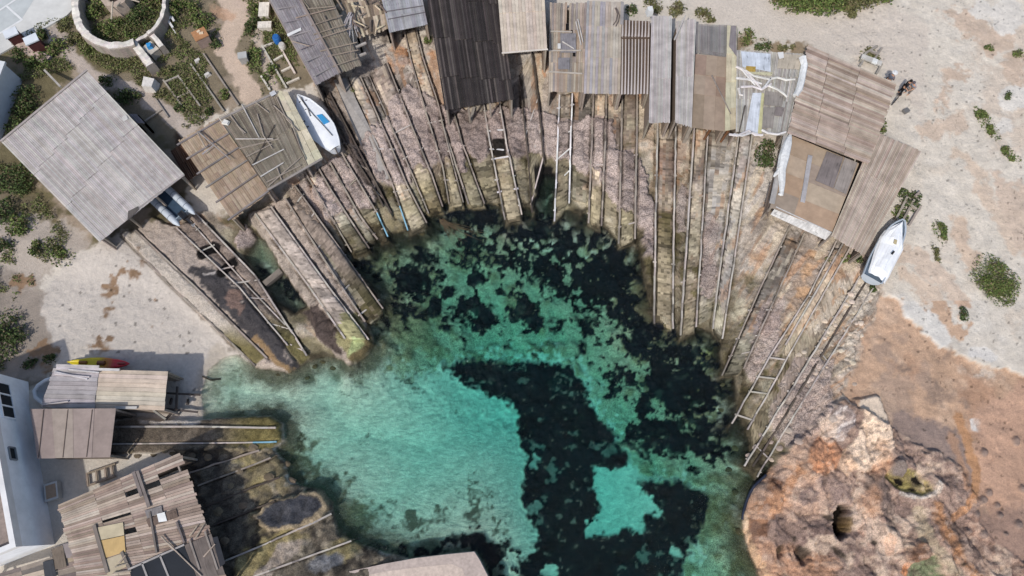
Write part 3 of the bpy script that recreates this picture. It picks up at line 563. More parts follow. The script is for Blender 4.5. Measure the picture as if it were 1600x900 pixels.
def mat_col(name, rough=.8, lo=.8, hi=1.15, sc=6, bump=.2, spec=.3, uv=None, stain=None):
    """colour of each piece from its attribute, broken up by grain (uv stretches it along a board)"""
    m, t, b, n, l = nodes(name); b.inputs['Roughness'].default_value = rough; b.inputs['Specular IOR Level'].default_value = spec
    a = n('ShaderNodeAttribute'); a.attribute_name = 'Col'; tc = n('ShaderNodeTexCoord')
    nz = n('ShaderNodeTexNoise'); nz.inputs['Scale'].default_value = sc; nz.inputs['Detail'].default_value = 5; nz.inputs['Roughness'].default_value = .65
    if uv:
        mp = n('ShaderNodeMapping'); mp.inputs['Scale'].default_value = uv; l(tc.outputs['UV'], mp.inputs['Vector']); l(mp.outputs[0], nz.inputs['Vector']); nz.inputs['Scale'].default_value = 1
    else: l(tc.outputs['Object'], nz.inputs['Vector'])
    c = mixmul(t, a.outputs['Color'], nz.outputs[0], lo, hi)
    n3 = n('ShaderNodeTexNoise'); n3.inputs['Scale'].default_value = .9 if not uv else 1.3; n3.inputs['Detail'].default_value = 4 if not uv else 6; n3.inputs['Roughness'].default_value = .62; l(tc.outputs['Object'], n3.inputs['Vector'])
    c = mixmul(t, c, n3.outputs[0], .86 if not uv else .72, 1.12 if not uv else 1.26)
    if uv:
        mp5 = n('ShaderNodeMapping'); mp5.inputs['Scale'].default_value = (11, 2.2, 1); l(tc.outputs['UV'], mp5.inputs['Vector'])
        n5 = n('ShaderNodeTexNoise'); n5.inputs['Scale'].default_value = 1; n5.inputs['Detail'].default_value = 3; l(mp5.outputs[0], n5.inputs['Vector'])
        r5 = n('ShaderNodeMapRange'); r5.inputs[1].default_value = .60; r5.inputs[2].default_value = .68; r5.inputs[3].default_value = 1; r5.inputs[4].default_value = .52; l(n5.outputs[0], r5.inputs[0])
        m5 = n('ShaderNodeMix'); m5.data_type = 'RGBA'; m5.blend_type = 'MULTIPLY'; m5.inputs[0].default_value = 1; l(c, m5.inputs[6]); l(r5.outputs[0], m5.inputs[7]); c = m5.outputs[2]
    if stain:
        col, mpv, th = stain
        mp2 = n('ShaderNodeMapping'); mp2.inputs['Scale'].default_value = mpv; l(tc.outputs['UV'], mp2.inputs['Vector'])
        n4 = n('ShaderNodeTexNoise'); n4.inputs['Scale'].default_value = 1; n4.inputs['Detail'].default_value = 2; l(mp2.outputs[0], n4.inputs['Vector'])
        r = n('ShaderNodeMapRange'); r.inputs[1].default_value = th; r.inputs[2].default_value = th + .03; l(n4.outputs[0], r.inputs[0])
        mx = n('ShaderNodeMix'); mx.data_type = 'RGBA'; l(r.outputs[0], mx.inputs[0]); l(c, mx.inputs[6]); mx.inputs[7].default_value = (*col, 1); c = mx.outputs[2]
    l(c, b.inputs['Base Color'])
    if bump:
        bp = n('ShaderNodeBump'); bp.inputs['Strength'].default_value = bump; bp.inputs['Distance'].default_value = .02; l(nz.outputs[0], bp.inputs['Height']); l(bp.outputs[0], b.inputs['Normal'])
    return m
def mat_water():
    m, t, b, n, l = nodes('water'); t.nodes.remove(b); out = t.nodes['Material Output']
    tr = n('ShaderNodeBsdfTransparent'); gl = n('ShaderNodeBsdfGlossy'); gl.inputs['Roughness'].default_value = .05
    fr = n('ShaderNodeFresnel'); fr.inputs['IOR'].default_value = 1.24
    mx = n('ShaderNodeMixShader'); l(fr.outputs[0], mx.inputs[0]); l(tr.outputs[0], mx.inputs[1]); l(gl.outputs[0], mx.inputs[2]); l(mx.outputs[0], out.inputs['Surface'])
    tc = n('ShaderNodeTexCoord'); mp = n('ShaderNodeMapping'); mp.inputs['Rotation'].default_value = (0, 0, .6); mp.inputs['Scale'].default_value = (1, 2.4, 1); l(tc.outputs['Object'], mp.inputs['Vector'])
    nz = n('ShaderNodeTexNoise'); nz.inputs['Scale'].default_value = 2.2; nz.inputs['Detail'].default_value = 6; nz.inputs['Roughness'].default_value = .66; l(mp.outputs[0], nz.inputs['Vector'])
    bp = n('ShaderNodeBump'); bp.inputs['Strength'].default_value = 1; bp.inputs['Distance'].default_value = .2; l(nz.outputs[0], bp.inputs['Height']); l(bp.outputs[0], gl.inputs['Normal']); l(bp.outputs[0], fr.inputs['Normal'])
    va = n('ShaderNodeVolumeAbsorption'); va.inputs['Color'].default_value = (.58, .957, .953, 1); va.inputs['Density'].default_value = .82; l(va.outputs[0], out.inputs['Volume'])
    return m
MT = dict(
 ground=mat_ground(), water=mat_water(),
 wood=mat_col('weathered_wood', .85, .66, 1.42, 6, .35, .2, (26, 1.3, 1)),
 peel=mat_col('peeling_paint', .8, .7, 1.2, 6, .3, .2, (38, 1.6, 1), (c8(206,196,190), (2.6, .26, 1), .47)),
 ply=mat_col('plywood', .8, .84, 1.14, 2.2, .12, .25),
 sheet=mat_col('corrugated_sheet', .7, .75, 1.2, 3, .2, .3, (14, .7, 1)),
 stone=mat_col('stone', .92, .78, 1.24, 5, .5, .15),
 plaster=mat_col('plaster', .85, .93, 1.05, 1.5, .08, .2),
 paint=mat_col('painted', .45, .93, 1.05, 3, .04, .4),
 plastic=mat_col('plastic', .38, .96, 1.04, 4, .02, .45),
 canvas=mat_col('canvas', .7, .93, 1.06, 2.5, .3, .25),
 rubber=mat_col('rubber', .5, .9, 1.1, 5, .05, .35),
 glass=mat_col('dark_glass', .35, .8, 1.2, 2, .02, .3),
 leaf=mat_col('leaves', .75, .75, 1.25, 7, 0, .2),
 skin=mat_col('cloth', .8, .9, 1.1, 20, .05, .2),
 metal=mat_col('metal', .4, .85, 1.1, 8, .05, .5),
)
# ------------------------------------------------------------------ mesh builder
class MB:
    def __init__(s): s.v = []; s.f = []; s.c = []; s.uv = []; s.sm = []
    def face(s, pts, col, uvs=None, smooth=False):
        i = len(s.v); s.v += [tuple(p) for p in pts]; s.f.append(tuple(range(i, i + len(pts)))); s.c.append(col); s.uv.append(uvs or [(p[0], p[1]) for p in pts]); s.sm.append(smooth)
    def prism(s, bot, top, col):
        bot = [Vector(p) for p in bot]; top = [Vector(p) for p in top]; n = len(bot)
        o = (random.random() * 50, random.random() * 50)
        L = (bot[-1] - bot[0]).length if n == 4 else 1; Wd = (bot[1] - bot[0]).length
        q = [(o[0], o[1]), (o[0] + Wd, o[1]), (o[0] + Wd, o[1] + L), (o[0], o[1] + L)] if n == 4 else None
        # orientation
        nr = (top[1] - top[0]).cross(top[2] - top[0])
        flip = nr.dot(top[0] - bot[0]) < 0
        def add(ps, uv=None):
            if flip: ps = ps[::-1]; uv = uv[::-1] if uv else None
            s.face(ps, col, uv)
        add(top, q); add(bot[::-1], q[::-1] if q else None)
        for i in range(n):
            j = (i + 1) % n
            l = (bot[j] - bot[i]).length; hh = (top[i] - bot[i]).length
            add([bot[i], bot[j], top[j], top[i]], [(o[0], o[1]), (o[0], o[1] + l), (o[0] + hh, o[1] + l), (o[0] + hh, o[1])])
    def slab(s, quad, th, col):                       # quad = top outline, thickness downwards
        q = [Vector(p) for p in quad]; s.prism([p - Vector((0, 0, th)) for p in q], q, col)
    def beam(s, p0, p1, wd, hh, col, upv=Vector((0, 0, 1))):
        p0, p1 = Vector(p0), Vector(p1); ax = (p1 - p0)
        if ax.length < 1e-6: return
        ax.normalize(); sd = ax.cross(upv)
        if sd.length < 1e-4: sd = ax.cross(Vector((1, 0, 0)))
        sd.normalize(); u = sd.cross(ax).normalized(); a = sd * wd / 2; b = u * hh / 2
        s.prism([p0 - a - b, p0 + a - b, p1 + a - b, p1 - a - b], [p0 - a + b, p0 + a + b, p1 + a + b, p1 - a + b], col)
    def box(s, c, sx, sy, sz, rz, col, taper=1.0):
        c = Vector(c); R = Matrix.Rotation(rz, 3, 'Z')
        k = [(-.5, -.5), (.5, -.5), (.5, .5), (-.5, .5)]
        s.prism([c + R @ Vector((x * sx, y * sy, 0)) for x, y in k], [c + R @ Vector((x * sx * taper, y * sy * taper, sz)) for x, y in k], col)
    def tube(s, pts, r, col, ns=8, caps=True):
        pts = [Vector(p) for p in pts]; rr = r if isinstance(r, (list, tuple)) else [r] * len(pts); rings = []
        for i, p in enumerate(pts):
            t = (pts[min(i + 1, len(pts) - 1)] - pts[max(i - 1, 0)]).normalized()
            a = t.cross(Vector((0, 0, 1)))
            if a.length < .05: a = t.cross(Vector((0, 1, 0)))
            a.normalize(); b = a.cross(t)
            rings.append([p + (a * math.cos(2 * math.pi * k / ns) + b * math.sin(2 * math.pi * k / ns)) * rr[i] for k in range(ns)])
        acc = 0
        for i in range(len(rings) - 1):
            L = (pts[i + 1] - pts[i]).length
            for k in range(ns):
                j = (k + 1) % ns
                s.face([rings[i][j], rings[i][k], rings[i + 1][k], rings[i + 1][j]][::-1], col, [(j * .05, acc), (k * .05, acc), (k * .05, acc + L), (j * .05, acc + L)][::-1], True)
            acc += L
        if caps:
            s.face(rings[0], col); s.face(rings[-1][::-1], col)
    def loft(s, rings, cols, closed=True, smooth=True, cap0=True, cap1=True):
        for i in range(len(rings) - 1):
            n = len(rings[i])
            for k in range(n if closed else n - 1):
                j = (k + 1) % n
                s.face([rings[i][k], rings[i][j], rings[i + 1][j], rings[i + 1][k]], cols[i] if isinstance(cols, list) else cols, None, smooth)
        if cap0: s.face(rings[0][::-1], cols[0] if isinstance(cols, list) else cols)
        if cap1: s.face(rings[-1], cols[-1] if isinstance(cols, list) else cols)
    def build(s, name, m, parent=None, weld=False, fixn=False):
        me = bpy.data.meshes.new(name)
        org = Vector((0, 0, 0))
        if parent is not None:
            q_ = parent
            while q_ is not None: org = org + Vector(q_.location); q_ = q_.parent
        elif s.v:
            a = np.array(s.v); org = Vector((a[:, 0].mean(), a[:, 1].mean(), a[:, 2].min()))
        me.from_pydata([tuple(Vector(v) - org) for v in s.v], [], s.f)
        uvl = me.uv_layers.new(name='UVMap'); ca = me.color_attributes.new('Col', 'FLOAT_COLOR', 'CORNER')
        uvs = [c for f in s.uv for uv in f for c in uv[:2]]; uvl.data.foreach_set('uv', uvs)
        cs = [x for f, c in zip(s.f, s.c) for _ in f for x in (c[0], c[1], c[2], 1.0)]; ca.data.foreach_set('color', cs)
        me.polygons.foreach_set('use_smooth', s.sm)
        if weld or fixn:
            bm = bmesh.new(); bm.from_mesh(me); bmesh.ops.remove_doubles(bm, verts=bm.verts, dist=.0005)
            if fixn: bmesh.ops.recalc_face_normals(bm, faces=bm.faces)
            bm.to_mesh(me); bm.free()
        me.materials.append(MT[m] if isinstance(m, str) else m)
        o = bpy.data.objects.new(name, me); COL.objects.link(o)
        if parent is not None: o.parent = parent
        else: o.location = org
        return o
def tag(o, label=None, cat=None, group=None, kind=None):
    if label: o['label'] = label
    if cat: o['category'] = cat
    if group: o['group'] = group
    if kind: o['kind'] = kind
    return o
def thing(name, loc, label, cat, group=None):
    o = bpy.data.objects.new(name, None); COL.objects.link(o); o.location = loc; o.empty_display_size = .2
    return tag(o, label, cat, group)
def lerp(a, b, t): return a + (b - a) * t
def bil(q, u, v): return lerp(lerp(q[0], q[1], u), lerp(q[3], q[2], u), v)    # q = A,B,C,D ; u A->B, v A->D

# ------------------------------------------------------------------ ground and water
me = bpy.data.meshes.new('ground')
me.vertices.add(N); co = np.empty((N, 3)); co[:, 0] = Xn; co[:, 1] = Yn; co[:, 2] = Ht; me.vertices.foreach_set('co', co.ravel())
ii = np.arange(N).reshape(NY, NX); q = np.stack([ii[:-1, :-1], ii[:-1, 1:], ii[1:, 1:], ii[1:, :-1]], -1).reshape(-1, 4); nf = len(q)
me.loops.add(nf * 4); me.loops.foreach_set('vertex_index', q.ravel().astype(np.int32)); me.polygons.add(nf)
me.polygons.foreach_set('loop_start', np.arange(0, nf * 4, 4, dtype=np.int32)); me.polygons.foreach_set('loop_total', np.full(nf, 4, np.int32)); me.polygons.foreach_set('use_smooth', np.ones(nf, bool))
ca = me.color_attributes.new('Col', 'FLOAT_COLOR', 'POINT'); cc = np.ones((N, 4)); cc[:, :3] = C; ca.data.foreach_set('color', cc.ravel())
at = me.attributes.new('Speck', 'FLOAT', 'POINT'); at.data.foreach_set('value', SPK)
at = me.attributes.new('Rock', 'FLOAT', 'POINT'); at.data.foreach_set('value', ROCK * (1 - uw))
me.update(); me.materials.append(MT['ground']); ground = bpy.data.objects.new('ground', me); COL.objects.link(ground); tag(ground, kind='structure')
b = MB(); b.prism([(-410,-410,-6),(410,-410,-6),(410,410,-6),(-410,410,-6)], [(-410,-410,0),(410,-410,0),(410,410,0),(-410,410,0)], (1,1,1))
wt = b.build('water', 'water', weld=True, fixn=True); tag(wt, kind='structure')
# ------------------------------------------------------------------ court and its painted lines (top left)
def sheet(name, pts, z, th, col, mat, **k):
    b = MB(); top = [up(x, y, z) for x, y in pts]; b.prism([p - Vector((0, 0, th)) for p in top], top, col); o = b.build(name, mat, weld=True, fixn=True); return o
CZ = 1.95
crt = sheet('pavement', [(-140,-90),(150,-90),(118,-40),(116,12),(104,24),(0,84),(-140,150)], CZ, .6, c8(214,213,208), 'plaster'); tag(crt, kind='structure')
for nm, q in (('court_left', [(-120,-60),(4,12),(-120,85)]), ('court_mid', [(-120,-80),(22,-2),(9,8),(-120,-70)]), ):
    pass
pv = sheet('road', [(-140,-90),(90,-60),(33,31),(-140,140)], CZ + .004, .002, c8(196,200,199), 'plaster'); tag(pv, kind='structure')
def stripe(pts, wd, z):
    b = MB()
    for (a, c) in pts:
        p0, p1 = up(*a, z), up(*c, z); s = (p1 - p0).cross(Vector((0, 0, 1))).normalized() * wd / 2
        b.face([p0 - s, p0 + s, p1 + s, p1 - s][::-1], c8(232,232,230))
    return b
st_ = stripe([((34,31),(-140,137))], .16, CZ + .009).build('road_marking', 'paint'); tag(st_, kind='structure')
st_ = stripe([((10,9),(35,31.5))], .16, CZ + .013).build('road_marking', 'paint'); tag(st_, kind='structure')
st_ = stripe([((26,-2),(-140,110))], .16, CZ + .017).build('road_marking', 'paint'); tag(st_, kind='structure')

# ------------------------------------------------------------------ white houses
WH = (.83, .84, .86)
def wall_pt(p0, dirv, px, py):       # where the sight line through a picture point meets the vertical wall plane
    n = Vector((-dirv.y, dirv.x, 0)); dx, dy = (px - 800) / F, (450 - py) / F
    r = Vector((dx, dy * CT + ST, dy * ST - CT)); s = n.dot(p0 - Vector((0, 0, HC))) / n.dot(r); return Vector((0, 0, HC)) + r * s
h = None
a = up(42, 596, 1.2); bq = up(96, 850, 1.0); a.z = bq.z = 0.7
dv = (bq - a).normalized(); nv = Vector((dv.y, -dv.x, 0)); nv = nv if nv.x > 0 else -nv; bk = -nv
h = thing('house', (bq + bk * 4), 'white plastered house with flat walled roof terrace beside the brown plywood roof', 'house')
ZT = 5.0
b = MB(); q4 = [bq, a, a + bk * 9, bq + bk * 9]
b.prism(q4, [Vector((p.x, p.y, ZT - .55)) for p in q4], WH); b.build('wall', 'plaster', h, weld=True, fixn=True)
b = MB(); ri = [bq + bk * .05 - dv * .05, a + bk * .05 + dv * .05, a + bk * 8.9, bq + bk * 8.9]
b.prism([Vector((p.x, p.y, ZT - .548)) for p in ri], [Vector((p.x, p.y, ZT - .5)) for p in ri], c8(150,136,128)); b.build('terrace_floor', 'stone', h)
b = MB()
for p, qq in ((bq, a), (bq, bq + bk * 9), (a, a + bk * 9)):
    tt = .30; dd = (qq - p).normalized(); inn = bk if p == bq and qq == a else (-dv if p == bq else dv)
    p1, q1 = p.copy(), qq.copy()
    if inn != bk: p1 = p1 + bk * tt
    b.prism([Vector((v.x, v.y, ZT - .55)) for v in (p1, q1, q1 + inn * tt * (1 if inn == bk else 1), p1 + inn * tt)], [Vector((v.x, v.y, ZT)) for v in (p1, q1, q1 + inn * tt, p1 + inn * tt)], c8(236,234,232))
b.build('parapet', 'plaster', h, fixn=True)
# windows of the long shaded wall
def window(cx0, cy0, wlen, hgt, zmid, panes, framecol):
    c = wall_pt(a, dv, cx0, cy0); f = MB()
    for z0 in (-hgt / 2, hgt / 2): f.beam(c - dv * wlen / 2 + nv * .03 + Vector((0, 0, z0)), c + dv * wlen / 2 + nv * .03 + Vector((0, 0, z0)), .08, .1, framecol)
    for k in range(panes + 1):
        x = -wlen / 2 + wlen * k / panes; f.beam(c + dv * x + nv * .032 + Vector((0, 0, -hgt / 2)), c + dv * x + nv * .032 + Vector((0, 0, hgt / 2)), .08, .1, framecol, upv=nv)
    w0 = f.build('window', 'paint', h)
    g = MB(); g.prism([c - dv * wlen / 2 + Vector((0, 0, -hgt / 2)) - nv * .04, c + dv * wlen / 2 + Vector((0, 0, -hgt / 2)) - nv * .04, c + dv * wlen / 2 + Vector((0, 0, hgt / 2)) - nv * .04, c - dv * wlen / 2 + Vector((0, 0, hgt / 2)) - nv * .04],
      [c - dv * wlen / 2 + Vector((0, 0, -hgt / 2)) + nv * .012, c + dv * wlen / 2 + Vector((0, 0, -hgt / 2)) + nv * .012, c + dv * wlen / 2 + Vector((0, 0, hgt / 2)) + nv * .012, c - dv * wlen / 2 + Vector((0, 0, hgt / 2)) + nv * .012], c8(44,48,52))
    g.build('pane', 'plaster', w0); w0['label'] = 'window with grey pane in white shaded wall'
window(9, 626, 2.3, 1.1, 0, 3, WH)
window(19, 709, .75, .55, 0, 1, c8(140,144,148))
a2 = up(38, 128, 1.6); b2 = up(4, 222, 1.6); a2.z = b2.z = 1.2; dv2 = (b2 - a2).normalized(); n2v = Vector((dv2.y, -dv2.x, 0)); n2v = n2v if n2v.x > 0 else -n2v
h2 = thing('house', (a2 + b2) / 2 - n2v * 3, 'pale grey house corner at the left edge above the big grey plank roof', 'house')
b = MB(); q4 = [b2, a2, a2 - n2v * 7 + Vector((0, .8, 0)), b2 - n2v * 7]; b.prism(q4, [Vector((p.x, p.y, 3.7)) for p in q4], c8(214,218,222)); b.build('wall', 'plaster', h2, fixn=True)
b = MB(); e = .12; ro = [b2 + n2v * e + dv2 * e, a2 + n2v * e - dv2 * e, q4[2] - dv2 * e, q4[3] + dv2 * e]
b.prism([Vector((p.x, p.y, 3.702)) for p in ro], [Vector((p.x, p.y, 3.86)) for p in ro], c8(222,224,224)); b.build('roof', 'plaster', h2, fixn=True)

# ------------------------------------------------------------------ sheds
PAL = dict(
 grey=[c8(190,183,179), c8(196,189,184), c8(184,176,171), c8(200,193,187), c8(186,177,171)],
 tan=[c8(190,174,160), c8(182,166,152), c8(196,182,168), c8(176,160,147)],
 dark=[c8(64,58,56), c8(56,50,49), c8(74,67,65), c8(50,45,44), c8(90,82,78)],
 slate=[c8(150,144,147), c8(140,134,137), c8(160,154,156), c8(132,126,129)],
 ochre=[c8(176,156,136), c8(166,146,126), c8(186,168,148), c8(158,138,120)],
 olive=[c8(160,149,132), c8(148,137,121), c8(170,159,141), c8(134,123,109)],
 straw=[c8(200,189,162), c8(190,179,152), c8(206,196,170)],
 pale=[c8(204,188,170), c8(198,181,163), c8(209,195,177)],
 rough=[c8(178,161,149), c8(164,147,135), c8(188,172,160), c8(150,133,122), c8(194,180,169), c8(170,152,139)],
 brown=[c8(104,86,72), c8(92,76,64), c8(114,95,80)],
 plyb=[c8(164,147,138), c8(160,143,134), c8(168,151,142)],
 plyo=[c8(176,154,132), c8(172,148,122), c8(182,162,140), c8(164,148,132)],
 worn=[c8(174,160,147), c8(162,150,140), c8(184,170,156), c8(150,142,138), c8(170,151,134)],
 mixed=[c8(184,179,171), c8(194,187,175), c8(172,165,157), c8(202,198,190)])
for k_, s_ in (('rough', (1.0, .975, .93)), ('tan', (1.0, .98, .94)), ('worn', (1.0, .98, .94)), ('ochre', (1.0, .98, .94))): PAL[k_] = [tuple(a * b_ for a, b_ in zip(c_, s_)) for c_ in PAL[k_]]
def boards(b, q, n, pal, rows=(0, 1), th=.035, gap=.012, missing=(), rag=.03, lift=.02, jitc=.06, stag=False, sag=.016):
    L = (q[3] - q[0]).length
    for i in range(n):
        u0, u1 = i / n, (i + 1) / n; g = gap / max((q[1] - q[0]).length, .1)
        base = random.choice(pal)
        for r in range(len(rows) - 1):
            if (i, r) in missing: continue
            v0, v1 = rows[r], rows[r + 1]
            if stag: 
                off = ((i // 11 * 7919) % 13) / 13 * .16 - .08
                v0 = v0 if r == 0 else v0 + off; v1 = v1 if r == len(rows) - 2 else v1 + off
            col = jit(base if random.random() < .6 else random.choice(pal), jitc)
            if r == len(rows) - 2: v1 += random.uniform(-rag, rag) / L
            if r == 0: v0 += random.uniform(-rag, rag) / L
            ov = -.025 if stag and r < len(rows) - 2 else .015
            z = Vector((0, 0, -lift * r + random.uniform(-sag, sag)))
            cs = [bil(q, u0 + g / 2, v0) + z, bil(q, u1 - g / 2, v0) + z, bil(q, u1 - g / 2, v1 + ov / L) + z, bil(q, u0 + g / 2, v1 + ov / L) + z]
            b.slab(cs, th, col)
def shed(label, cpx, n, pal, rows=(0, 1), h=2.0, zs=None, mat='wood', front=2, walls=True, wallcol=None, group=None, name='boat_shed', missing=(), rag=.04, th=.035, gap=.012, stag=False, jitc=.06, posts=2, lift=.02, z=None):
    """cpx: A,B,C,D picture corners at roof level, boards run from AB to DC; front = open side (edge index)"""
    cen = G(sum(p[0] for p in cpx) / 4, sum(p[1] for p in cpx) / 4, h)
    zr = z if z is not None else cen.z
    dz = zs or (0, 0, 0, 0)
    q = [up(*p, zr + e) for p, e in zip(cpx, dz)]
    c = sum(q, Vector()) / 4; gz = gh(c.x, c.y)
    t = thing(name, (c.x, c.y, gz), label, 'shed', group)
    t['_zr'] = zr
    b = MB(); boards(b, q, n, PAL[pal] if isinstance(pal, str) else pal, rows, th, gap, missing, rag, lift, jitc, stag); b.build('roof', mat, t)
    # frame under the roof: purlins, posts, walls on the closed sides
    ins = [lerp(p, c, .05) - Vector((0, 0, .06 + lift * (len(rows) - 1))) for p in q]
    b = MB()
    for v in (0.03, .5, .97): b.beam(bil(ins, 0, v) - Vector((0, 0, .06)), bil(ins, 1, v) - Vector((0, 0, .06)), .09, .1, jit(WD, .1))
    b.build('purlin', 'wood', t)
    for e in range(4):
        p0, p1 = ins[e], ins[(e + 1) % 4]
        if e == front or not walls:
            for k in range(posts):
                p = lerp(p0, p1, k / max(posts - 1, 1)); g0 = gh(p.x, p.y) - .1
                bb = MB(); bb.beam((p.x, p.y, g0), (p.x, p.y, p.z - .05), .12, .12, jit(WD, .15), upv=Vector((0, 1, 0))); bb.build('post', 'wood', t)
        else:
            inw = (c - (p0 + p1) / 2); inw.z = 0; inw.normalize(); inw *= .14
            g0 = min(gh(p0.x, p0.y), gh(p1.x, p1.y), gh((p0.x + p1.x) / 2, (p0.y + p1.y) / 2)) - .3
            sh = (p1 - p0).normalized() * .15
            P0, P1 = p0 + sh, p1 - sh
            bb = MB(); bb.prism([Vector((P0.x, P0.y, g0)), Vector((P1.x, P1.y, g0)), Vector((P1.x, P1.y, g0)) + inw, Vector((P0.x, P0.y, g0)) + inw], [P0 - Vector((0, 0, .12)), P1 - Vector((0, 0, .12)), P1 + inw - Vector((0, 0, .12)), P0 + inw - Vector((0, 0, .12))], wallcol or c8(150,134,120)); bb.build('wall', 'stone', t, fixn=True)
    return t, q, zr
def onroof(px, py, zr, dz=.06): return up(px, py, zr + dz)
def batten(t, pts, zr, wd=.09, hh=.05, col=None, dz=.04):
    b = MB(); b.beam(onroof(*pts[0], zr, dz), onroof(*pts[1], zr, dz), wd, hh, col or jit(WD, .15)); return b.build('batten', 'wood', t)
def pole(pts, zr, label, col, wd=.07, cat='pole', name='loose_pole', group=None, dz=.1):
    b = MB(); P = [onroof(*p, zr, dz) for p in pts]
    b.tube(P, [wd * .55] + [wd * .5] * (len(P) - 2) + [wd * .4], col, 6); o = b.build(name, 'wood'); return tag(o, label, cat, group)
def panel(t, name, px, zr, dz, col, mat='ply', th=.02):
    b = MB(); b.slab([onroof(*p, zr, dz) for p in px], th, col); return b.build(name, mat, t)

# 1 big grey plank roof
t, q, z1 = shed('largest shed, with a neat diamond-shaped pale grey plank roof, beside the left beach', [(135,110),(2,222),(155,378),(288,272)], 60, 'grey', (0, .3, .62, 1), h=2.0, stag=True, front=2, posts=4, rag=.02, lift=.005, wallcol=c8(190,182,170))
batten(t, [(136,109),(1,221)], z1, .16, .07, c8(170,160,154), .05); batten(t, [(288,273),(216,326)], z1, .12, .06, c8(160,152,148), -.02)
panel(t, 'patch', [(200,330),(216,322),(217,327),(199,345)], z1, .05, c8(96,90,86), 'wood')
panel(t, 'patch', [(190,183),(197,179),(200,186),(193,190)], z1, .05, c8(206,202,196), 'ply')
t, q, z = shed('tiny lean-to of blue-grey ribbed sheet against the big grey plank roof', [(200,178),(213,178),(226,192),(213,192)], 7, 'slate', (0, 1), h=1.3, walls=False, posts=2, mat='sheet', rag=0)
t, q, z = shed('low dark rusty brown lean-to in the shade between two roofs', [(266,236),(290,222),(318,268),(292,282)], 9, [c8(92,66,50), c8(76,54,42), c8(104,78,60)], (0, .5, 1), h=1.0, walls=False, posts=2, rag=.06)
# 2 battened roof and slatted roof
t, q, z2 = shed('brown battened half of the double shed beside the grey inflatable boat', [(279,220),(341,184),(421,300),(362,343)], 24, 'ochre', (0, .17, .34, .5, .67, .84, 1), h=2.0, rag=.08, front=2, lift=.012)
for v in (.03, .21, .40, .57, .76, .985):
    p0 = (lerp(279, 362, v) - 5, lerp(220, 343, v) + 3); p1 = (lerp(341, 421, v), lerp(184, 300, v)); batten(t, [p0, p1], z2, .12, .07, jit(c8(134,126,122), .1), .045)
t3, q, z3 = shed('slatted half of the double shed, cluttered with loose poles, beside the white boat', [(342,183),(431,141),(481,259),(418,296)], 54, 'olive', (0, .5, 1), h=2.0, front=2, rag=.05, gap=.035, jitc=.1)
b = MB(); boards(b, [onroof(431,141,z3,.03), onroof(449,143,z3,.03), onroof(504,246,z3,.03), onroof(481,259,z3,.03)], 2, PAL['straw'], (0, .14, .28, .42, .56, .7, .85, 1), .03, .02, jitc=.12); b.build('edge_panel', 'wood', t3)
for pts in ([(345,186),(434,143)], [(418,297),(503,248)]): batten(t3, pts, z3, .14, .07, c8(150,142,136), .07)
for pts, cc in (([(378,163),(405,215)], c8(190,184,178)), ([(360,180),(382,210)], WD), ([(368,217),(427,217)], c8(196,188,180)), ([(432,152),(448,186),(466,205)], WD), ([(428,165),(455,190),(476,250)], WD), ([(393,260),(429,195)], DK), ([(394,258),(444,233)], c8(200,196,192)), ([(407,276),(443,254)], c8(206,202,198)), ([(374,232),(436,217)], WD), ([(402,178),(412,212),(426,232)], WD), ([(420,290),(472,244)], WD), ([(385,245),(425,225)], WD), ([(433,262),(440,281)], WD), ([(416,285),(470,258)], WD), ([(455,200),(476,248)], DK), ([(309,205),(360,249)], c8(150,144,140)), ([(308,206),(322,232)], WD), ([(400,160),(420,176)], WD), ([(370,195),(384,208)], WD), ([(316,241),(335,226)], c8(168,164,166))):
    pole(pts, z3, 'thin weathered loose pole lying on the double shed roof by the white boat', cc, .09, group='loose poles on the double shed roof')
b = MB(); c = onroof(353, 192, z3, .08); b.prism([c + Vector(v) for v in ((-.28,-.1,0),(.2,-.22,0),(.3,.1,0),(-.1,.26,0))], [c + Vector(v) for v in ((-.24,-.08,.14),(.16,-.18,.16),(.24,.08,.12),(-.08,.22,.15))], c8(232,228,220)); tag(b.build('white_sack', 'canvas'), 'crumpled white sack lying on the ridge between the battened and slatted roofs', 'sack')
b = MB(); c = onroof(427, 147, z3, .08); b.box(c, .34, .3, .08, .6, c8(60,64,70)); o = b.build('solar_lamp', 'glass'); tag(o, 'small dark square solar panel on the top corner of the slatted roof', 'solar panel')
b = MB(); b.box(c + Vector((0, 0, .081)), .4, .36, .02, .6, c8(206,206,206)); b2_ = MB(); b2_.box(c + Vector((0, 0, .083)), .28, .24, .03, .6, c8(60,66,74)); o2 = b.build('frame', 'metal'); o2.parent = o; o2.matrix_parent_inverse = Matrix.Translation(-o.location)
# 3 two pitched grey shed
t, q, z4 = shed('two pitched shed with slate grey left slope and brown right slope at the top edge', [(396,-44),(446,-44),(530,113),(493,132)], 44, 'slate', (0, .18, .36, .54, .72, .88, 1), h=2.5, zs=(-.3, .15, .15, -.3), mat='wood', rag=.05, front=2, lift=.008, wallcol=c8(176,160,146))
zz = z4
b = MB(); boards(b, [up(446,-44,zz+.15), up(500,-44,zz-.2), up(565,100,zz-.2), up(530,113,zz+.15)], 30, PAL['olive'], (0, .2, .36, .52, .68, .84, 1), .03, .02, rag=.08, jitc=.14); b.build('roof', 'wood', t)
batten(t, [(446,-44),(531,114)], zz, .16, .08, c8(150,136,128), .2)
for v in (.33, .45, .57, .69, .80, .93):
    batten(t, [(lerp(398,493,v)+3, lerp(-44,132,v)), (lerp(446,530,v), lerp(-44,113,v))], zz, .07, .05, jit(c8(150,142,142), .1), .02)
